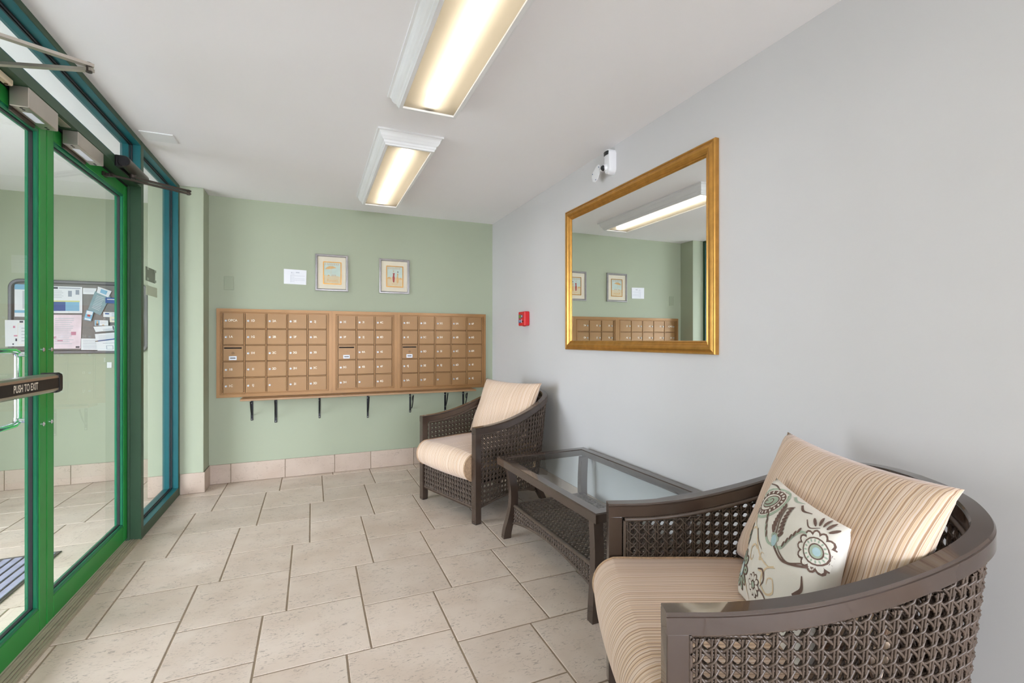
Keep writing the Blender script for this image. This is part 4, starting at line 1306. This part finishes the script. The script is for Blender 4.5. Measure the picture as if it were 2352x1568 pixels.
def cushion_seat(parent):
    # boxed seat cushion: side profile (y,z) extruded across x
    pr = []
    y0, y1, z0, z1 = -.055, .60, .273, .452
    r0 = .085
    pts = [(y1, z0), (y1, z1 - .03), (y1 - .03, z1), (.35, z1 + .006), (.15, z1 + .004)]
    for k in range(0, 11):
        a = PI / 2 + (PI * .92) * k / 10
        pts.append((y0 + r0 + math.cos(a) * r0, (z0 + z1) / 2 + .004 + math.sin(a) * (z1 - z0) / 2))
    pts += [(.10, z0), (.3, z0), (y1, z0)]
    pr = catmull([(a, b_, 0) for a, b_ in pts], 4)[:, :2]
    n = len(pr)
    acc = np.concatenate([[0], np.cumsum(np.linalg.norm(np.diff(pr, axis=0), axis=1))])
    hw = .300
    rr = random.Random(3)
    def fn(u, v):
        i = min(int(round(v * (n - 1))), n - 1)
        y, z = pr[i]
        x = (u * 2 - 1) * hw
        crown = (1 - (u * 2 - 1) ** 2)
        if z > .36: z = z + .020 * crown * min(1, (z - .36) / .08) + .004 * math.sin(9 * y + 5 * x) * crown
        y = y - (.018 * crown if y < .05 else 0)
        return np.array((x, y, z))
    c = uv_grid('seat_cushion', fn, 24, n - 1, 'stripe_fabric', parent, lambda u, v: (u * .6, v), smooth=None)
    # end panels + piping
    for sx in (-1, 1):
        loop = [tuple(fn(0 if sx < 0 else 1, i / (n - 1))) for i in range(n)]
        k_ = len(loop)
        cen = np.mean(np.array(loop), 0)
        vs = [tuple(p) for p in loop] + [tuple(cen + np.array((sx * .012, 0, 0)))]
        obj('end_panel', MB().add(vs, [[i, (i + 1) % k_, k_] for i in range(k_)]), 'piping_fabric', c, smooth=60)
        obj('piping', MB().tube(loop[:-1], .0048, 7, closed=True), 'piping_fabric', c, smooth=70)
    return c

def pillow_surface(W, Hh, T, M, pinch=.07, seed=1, wr=.006):
    ph = random.Random(seed)
    k1, k2, k3 = ph.uniform(0, 6), ph.uniform(0, 6), ph.uniform(0, 6)
    def mk(sgn):
        def fn(u, v):
            a, b_ = u * 2 - 1, v * 2 - 1
            x = a * W * (1 - pinch * (1 - b_ * b_) * abs(a) ** 3)
            y = b_ * Hh * (1 - pinch * (1 - a * a) * abs(b_) ** 3)
            e = max(0, (1 - a ** 4) * (1 - b_ ** 4)) ** .5
            th = T * e * (.75 + .25 * (1 - a * a) * (1 - b_ * b_))
            th += wr * e * (math.sin(5 * a + 3 * b_ + k1) * .5 + math.sin(7 * b_ - 4 * a + k2) * .5)
            # gathers toward the corners
            g = (abs(a) * abs(b_)) ** 3
            th += wr * .9 * g * e * math.sin(26 * (a * (1 if b_ > 0 else -1) - b_) + k3)
            return np.array((M @ Vector((x, y, sgn * max(th, 0))))[:])
        return fn
    return mk(1), mk(-1)

def basis(origin, ex, ey):
    ex = Vector(ex).normalized(); ey = Vector(ey); ey = (ey - ex * ey.dot(ex)).normalized()
    ez = ex.cross(ey)
    M = Matrix.Identity(4)
    for i in range(3):
        M[i][0] = ex[i]; M[i][1] = ey[i]; M[i][2] = ez[i]; M[i][3] = origin[i]
    return M

def back_cushion(parent, seed, dy=0.0):
    # local chair coordinates; front face looks to -y
    Hh, W = .232, .322
    M = basis((0.005, .548 + dy, .684), (1, .03, 0), (0, .40, .92))
    f, b_ = pillow_surface(W, Hh, .080, M, .085, seed)
    return uv_grid('back_cushion', f, 36, 28, 'stripe_fabric', parent, lambda u, v: (u * .62, v), back=b_)

chair = make_chair('wicker armchair in the corner below the mailboxes')
CH_FAR = ((.877, 3.294, 0), math.atan2(-.947, .322))
CH_NEAR = ((.838, 1.120, 0), math.atan2(-.913, -.407))
chair.location = CH_FAR[0]; chair.rotation_euler = (0, 0, CH_FAR[1])
chair2 = copy_tree(chair)
chair2['label'] = 'large wicker armchair in the foreground, holding the flowered pillow'
chair2.location = CH_NEAR[0]; chair2.rotation_euler = (0, 0, CH_NEAR[1])

def cushion_things(chairspec, where, seed):
    t = thing('seat_cushion', 'tan striped seat cushion of the ' + where, 'cushion', chairspec[0], 'tan striped seat cushions', rotz=chairspec[1])
    cushion_seat(t)
    t2 = thing('back_cushion', 'tan striped back cushion leaning in the ' + where, 'cushion', chairspec[0], 'tan striped back cushions', rotz=chairspec[1])
    back_cushion(t2, seed)
cushion_things(CH_FAR, 'armchair by the mailboxes', 4)
cushion_things(CH_NEAR, 'foreground armchair', 11)

# ------------------------------------------------------------------ flowered pillow in the near chair
pw = thing('throw_pillow', 'white throw pillow printed with brown and green flowers', 'pillow', CH_NEAR[0], rotz=CH_NEAR[1])
BLp, TLp, TRp = Vector((-.030, .332, .486)), Vector((-.095, .472, .79)), Vector((.222, .472, .765))
exv = (TRp - TLp); eyv = (TLp - BLp)
cen = BLp + exv / 2 + eyv / 2
_ex = exv.normalized(); _ey = eyv.normalized(); _ez = _ex.cross(_ey).normalized()
Mp = Matrix.Identity(4)
for i in range(3):
    Mp[i][0] = _ex[i]; Mp[i][1] = _ey[i]; Mp[i][2] = _ez[i]; Mp[i][3] = cen[i]
PW, PHh = .166, .178
pf, pbk = pillow_surface(PW, PHh, .062, Mp, .05, 5, .004)
pil = uv_grid('cover', pf, 32, 32, 'pillow_cloth', pw, lambda u, v: (u, v), back=pbk)
PR = {}
def psurf(u, v, k):
    u = min(max(u, .01), .99); v = min(max(v, .01), .99)
    p = Vector(pf(u, v)); e = .01
    n_ = (Vector(pf(u + e, v)) - Vector(pf(u - e, v))).cross(Vector(pf(u, v + e)) - Vector(pf(u, v - e))).normalized()
    return (p + n_ * (.0010 + .00035 * k))[:]
def pmb(m): return PR.setdefault(m, MB())
def p_blob(m, cu, cv, ru, rv, rot=0, k=0, n=18, rings=2):
    mb = pmb(m); ca, sa = math.cos(rot), math.sin(rot)
    vs = [psurf(cu, cv, k)]
    for q in range(1, rings + 1):
        for i in range(n):
            a = 2 * PI * i / n
            x, y = ru * q / rings * math.cos(a), rv * q / rings * math.sin(a)
            vs.append(psurf(cu + x * ca - y * sa, cv + x * sa + y * ca, k))
    fs = [[0, 1 + i, 1 + (i + 1) % n] for i in range(n)]
    for q in range(rings - 1):
        for i in range(n):
            i2 = (i + 1) % n
            fs.append([1 + q * n + i, 1 + (q + 1) * n + i, 1 + (q + 1) * n + i2, 1 + q * n + i2])
    mb.add(vs, fs)
def p_stroke(m, pts, w, k=0):
    mb = pmb(m); P2 = catmull([(a, b_, 0) for a, b_ in pts], 8)[:, :2]
    T2 = np.gradient(P2, axis=0); T2 /= np.linalg.norm(T2, axis=1)[:, None] + 1e-9
    vs = []
    n_ = len(P2)
    for i, (p, t_) in enumerate(zip(P2, T2)):
        ww = w * (.35 + .65 * math.sin(PI * min(1, max(.12, i / (n_ - 1) if n_ > 1 else 0)) ** .6) if True else 1)
        vs.append(psurf(p[0] - t_[1] * ww, p[1] + t_[0] * ww, k)); vs.append(psurf(p[0] + t_[1] * ww, p[1] - t_[0] * ww, k))
    mb.add(vs, [[2 * i, 2 * i + 1, 2 * i + 3, 2 * i + 2] for i in range(n_ - 1)])
def p_flower(cu, cv, r, n, outline, fill, core, rot=0, asp=1.0):
    for i in range(n):
        a = rot + 2 * PI * i / n
        p_blob(outline, cu + math.cos(a) * r * .66, cv + math.sin(a) * r * .66 * asp, r * .40, r * .27 * asp, a, 1, 12, 1)
    for i in range(n):
        a = rot + 2 * PI * i / n
        p_blob(fill, cu + math.cos(a) * r * .66, cv + math.sin(a) * r * .66 * asp, r * .30, r * .18 * asp, a, 2, 10, 1)
    p_blob(outline, cu, cv, r * .36, r * .36 * asp, 0, 3, 14, 1)
    p_blob(core, cu, cv, r * .26, r * .26 * asp, 0, 4, 12, 1)
# paisley
PA, pcu, pcv = .66, .235, .825
def pp(x, y): return (pcu + x * math.cos(PA) - y * math.sin(PA), pcv + x * math.sin(PA) + y * math.cos(PA))
p_blob('print_sage', pcu, pcv, .205, .135, PA, 0, 24, 3); p_blob('pillow_cloth', pcu, pcv, .180, .113, PA, 1, 24, 3)
p_blob('print_brown', pcu, pcv, .170, .104, PA, 2, 24, 3); p_blob('pillow_cloth', pcu, pcv, .118, .066, PA, 3, 24, 2)
for i in range(18):
    a = 2 * PI * i / 18
    q = pp(.146 * math.cos(a), .086 * math.sin(a))
    p_blob('pillow_cloth', q[0], q[1], .0135, .0095, a + PA, 4, 8, 1)
p_blob('print_brown', pcu + .012, pcv + .008, .098, .052, PA, 4); p_blob('print_sage', pcu + .012, pcv + .008, .086, .042, PA, 5)
p_stroke('print_brown', [pp(-.06, 0), pp(-.02, -.02), pp(.03, -.02), pp(.05, .005), pp(.03, .02), pp(.005, .01)], .006, 6)
p_stroke('print_brown', [pp(-.06, .01), pp(-.03, .022), pp(-.015, .005)], .005, 6)
p_blob('print_brown', .07, .70, .030, .036, .4, 3, 10, 1); p_blob('print_sage', .07, .70, .016, .020, .4, 4, 8, 1)
# green double flower at the left edge
p_flower(.085, .50, .082, 10, 'print_brown', 'print_sage', 'print_blue', .3, 1.2)
# frond
p_stroke('print_brown', [(.92, .64), (.80, .58), (.66, .54), (.56, .56), (.51, .60), (.50, .70), (.475, .80), (.47, .87), (.53, .92)], .0085, 2)
p_stroke('print_brown', [(.86, .63), (.72, .555), (.60, .57), (.54, .61)], .006, 2)
for i in range(8):
    q = i / 7
    u = .503 - .03 * q; v = .655 + .205 * q
    L_ = .042 - .016 * q
    p_blob('print_brown', u - .045 + .008 * q, v + .022, L_, .0125, 2.35, 3, 10, 1)
    p_blob('print_brown', u + .050 - .012 * q, v + .028, L_, .0125, .85, 3, 10, 1)
for s_, u0, v0 in ((-1, .40, .615), (1, .615, .64)):
    for i in range(5):
        p_blob('print_brown', u0 + s_ * (i * .027), v0 + i * .040, .027, .0095, PI / 2 - s_ * .3, 3, 10, 1)
p_stroke('print_sage', [(.50, .575), (.43, .575), (.37, .64), (.32, .72), (.27, .74)], .011, 1)
p_stroke('print_sage', [(.53, .58), (.60, .61), (.66, .70), (.74, .80), (.80, .81)], .011, 1)
p_blob('print_blue', .507, .615, .032, .042, 0, 4, 12, 1)
p_blob('print_sage', .507, .640, .046, .030, 0, 3, 12, 1)
# big scalloped flower near the upper right corner
p_flower(.89, .745, .135, 13, 'print_brown', 'pillow_cloth', 'print_blue', 0, 1.0)
p_blob('print_brown', .89, .745, .090, .090, 0, 5); p_blob('pillow_cloth', .89, .745, .080, .080, 0, 6)
for i in range(16):
    a = 2 * PI * i / 16
    p_blob('print_sage', .89 + .067 * math.cos(a), .745 + .067 * math.sin(a), .011, .006, a, 7, 8, 1)
p_blob('print_brown', .895, .745, .052, .052, 0, 7); p_blob('print_sage', .895, .745, .043, .043, 0, 8); p_blob('print_blue', .90, .745, .028, .028, 0, 9)
for i in range(5):
    a = 2.5 - i * .42
    p_blob('print_brown', .87 + .19 * math.cos(a) * .55, .855 + .10 * math.sin(a), .040, .011, a, 2, 10, 1)
# segmented wheel at the lower left
for i in range(9):
    a = 2 * PI * i / 9 + .2
    p_blob('print_brown', .155 + .088 * math.cos(a), .235 + .105 * math.sin(a), .056, .037, a, 1, 10, 1)
    p_blob('print_sage', .155 + .088 * math.cos(a), .235 + .105 * math.sin(a), .042, .025, a, 2, 10, 1)
    p_blob('print_brown', .155 + .092 * math.cos(a), .235 + .109 * math.sin(a), .020, .008, a, 3, 8, 1)
p_blob('print_blue', .155, .235, .036, .06, 0, 4, 14, 1); p_blob('pillow_cloth', .155, .235, .020, .04, 0, 5, 14, 1)
# lower flower
p_flower(.43, .235, .080, 10, 'print_brown', 'pillow_cloth', 'print_sage', .1)
# vines and swirls
p_stroke('print_tan', [(.012, .36), (.05, .36), (.08, .42)], .006, 0)
p_stroke('print_tan', [(.15, .55), (.22, .59), (.28, .58), (.33, .50), (.42, .44), (.54, .43), (.62, .46)], .0075, 0)
p_stroke('print_tan', [(.09, .68), (.16, .64), (.24, .60)], .006, 0)
p_stroke('print_brown', [(.27, .60), (.33, .53), (.40, .49)], .005, 1)
p_stroke('print_tan', [(.35, .47), (.29, .48), (.25, .43), (.27, .37), (.31, .37), (.31, .41)], .007, 0)
p_stroke('print_tan', [(.45, .44), (.41, .42), (.41, .47), (.44, .48)], .006, 0)
p_stroke('print_tan', [(.60, .46), (.52, .40), (.51, .30), (.59, .26), (.66, .31), (.63, .38), (.58, .36), (.58, .32)], .0075, 0)
p_stroke('print_brown', [(.44, .36), (.50, .38), (.54, .33), (.52, .27)], .007, 1)
p_stroke('print_tan', [(.45, .355), (.50, .365), (.525, .325)], .006, 2)
p_stroke('print_brown', [(.50, .25), (.58, .23), (.65, .15)], .007, 1)
p_stroke('print_tan', [(.27, .20), (.31, .14), (.33, .08)], .006, 0)
p_stroke('print_brown', [(.06, .945), (.15, .965), (.24, .955), (.31, .97)], .006, 0)
p_stroke('print_brown', [(.55, .965), (.62, .935), (.70, .955)], .009, 0)
p_stroke('print_sage', [(.40, .985), (.47, .965), (.54, .985)], .009, 0)
p_stroke('print_brown', [(.72, .90), (.78, .86), (.85, .90)], .005, 0)
p_stroke('print_brown', [(.84, .40), (.89, .47), (.87, .55)], .012, 0)
p_blob('print_blue', .93, .38, .03, .022, .3, 1, 10, 1)
p_blob('print_sage', .03, .16, .015, .07, .1, 0, 12, 1)
p_blob('print_brown', .02, .62, .010, .06, .1, 0, 12, 1)
for m_, mb_ in PR.items():
    obj({'print_brown': 'brown_print', 'print_sage': 'sage_print', 'print_tan': 'tan_print', 'print_blue': 'blue_print', 'pillow_cloth': 'white_print'}[m_], mb_, m_, pil)['kind'] = 'stuff'

# ------------------------------------------------------------------ coffee table (local: x from front edge to wall, y along, z up)
TA = math.radians(1.5)
ct = thing('coffee_table', 'glass topped coffee table with a woven lower shelf between the armchairs', 'table', (1.097, 1.690, 0), rotz=TA)
TW, TL, TH = .640, 1.077, .490
topm = MB().mould((0, 0, TH), (1, 0, 0), (0, 1, 0), (0, 0, 1), 0, TW, 0, TL,
                  [(0, -.043), (0, -.005), (.0015, -.0035), (.0015, -.002), (.003, 0), (.048, 0), (.050, -.002), (.050, -.030), (.046, -.043)], close=True)
obj('top_frame', topm, 'chair_frame', ct, smooth=30)
obj('glass_top', MB().box(.049, TW - .049, .049, TL - .049, TH - .009, TH - .003), 'table_glass', ct)
def tleg(cx_, cy_, ox, oy):
    pts = []
    for k in range(13):
        s = k / 12
        z = .447 * (1 - s)
        off = -.020 * math.sin(PI * min(1, s * 1.15)) + .040 * max(0, s - .45) ** 1.6
        pts.append((cx_ + ox * off, cy_ + oy * off, z))
    return MB().sweep(pts, [(1, 0, 0)] * 13, [(-.024, -.020), (.024, -.020), (.024, .020), (-.024, .020)], [(0, 1, 0)] * 13)
for (cx_, ox) in ((.050, -1), (TW - .050, 1)):
    for (cy_, oy) in ((.075, -1), (TL - .075, 1)):
        obj('leg', tleg(cx_, cy_, ox, oy * .9), 'chair_frame', ct, smooth=30)
SZ = .205
sx0, sx1, sy0, sy1 = .072, TW - .072, .085, TL - .085
def SH(u, z):   # shelf deck: z parameter runs across the width
    return np.stack([z, sy0 + u, np.full_like(u, SZ)], 1), np.tile(np.array([[0, 0, 1.]]), (len(u), 1))
V, F = cane(SH, sy1 - sy0, lambda u: np.full_like(u, sx0), lambda u: np.full_like(u, sx1), .030, .0028)
np_obj('shelf_weave', V, F, 'wicker', ct)
obj('shelf_edge_cord', cord([(sx0, sy0, SZ), (sx0, sy1, SZ)], .011, .0095), 'wicker', ct, smooth=70)
obj('shelf_edge_cord', cord([(sx1, sy0, SZ), (sx1, sy1, SZ)], .011, .0095), 'wicker', ct, smooth=70)
obj('shelf_edge_cord', cord([(sx0, sy0, SZ), (sx1, sy0, SZ)], .011, .0095), 'wicker', ct, smooth=70)
obj('shelf_edge_cord', cord([(sx0, sy1, SZ), (sx1, sy1, SZ)], .011, .0095), 'wicker', ct, smooth=70)
LL = sy1 - sy0
hem = lambda u: .092 + .062 * np.sin(PI * np.clip(u / LL, 0, 1)) ** .8
for xx, nx in ((sx0, -1.), (sx1, 1.)):
    SF = lambda u, z, xx=xx, nx=nx: (np.stack([np.full_like(u, xx), sy0 + u, z], 1), np.tile(np.array([[nx, 0, 0]]), (len(u), 1)))
    V, F = cane(SF, LL, hem, lambda u: np.full_like(u, SZ), .024, .0028)
    np_obj('skirt_weave', V, F, 'wicker', ct)
    uu = np.linspace(0, LL, 60)
    obj('skirt_cord', cord([(xx, sy0 + u_, h_) for u_, h_ in zip(uu, hem(uu))], .009, .0095), 'wicker', ct, smooth=70)
LW = sx1 - sx0
hem2 = lambda u: .10 + .045 * np.sin(PI * np.clip(u / LW, 0, 1)) ** .8
for yy, ny in ((sy0, -1.), (sy1, 1.)):
    SF = lambda u, z, yy=yy, ny=ny: (np.stack([sx0 + u, np.full_like(u, yy), z], 1), np.tile(np.array([[0, ny, 0]]), (len(u), 1)))
    V, F = cane(SF, LW, hem2, lambda u: np.full_like(u, SZ), .024, .0028)
    np_obj('skirt_weave', V, F, 'wicker', ct)
    uu = np.linspace(0, LW, 40)
    obj('skirt_cord', cord([(sx0 + u_, yy, h_) for u_, h_ in zip(uu, hem2(uu))], .009, .0095), 'wicker', ct, smooth=70)
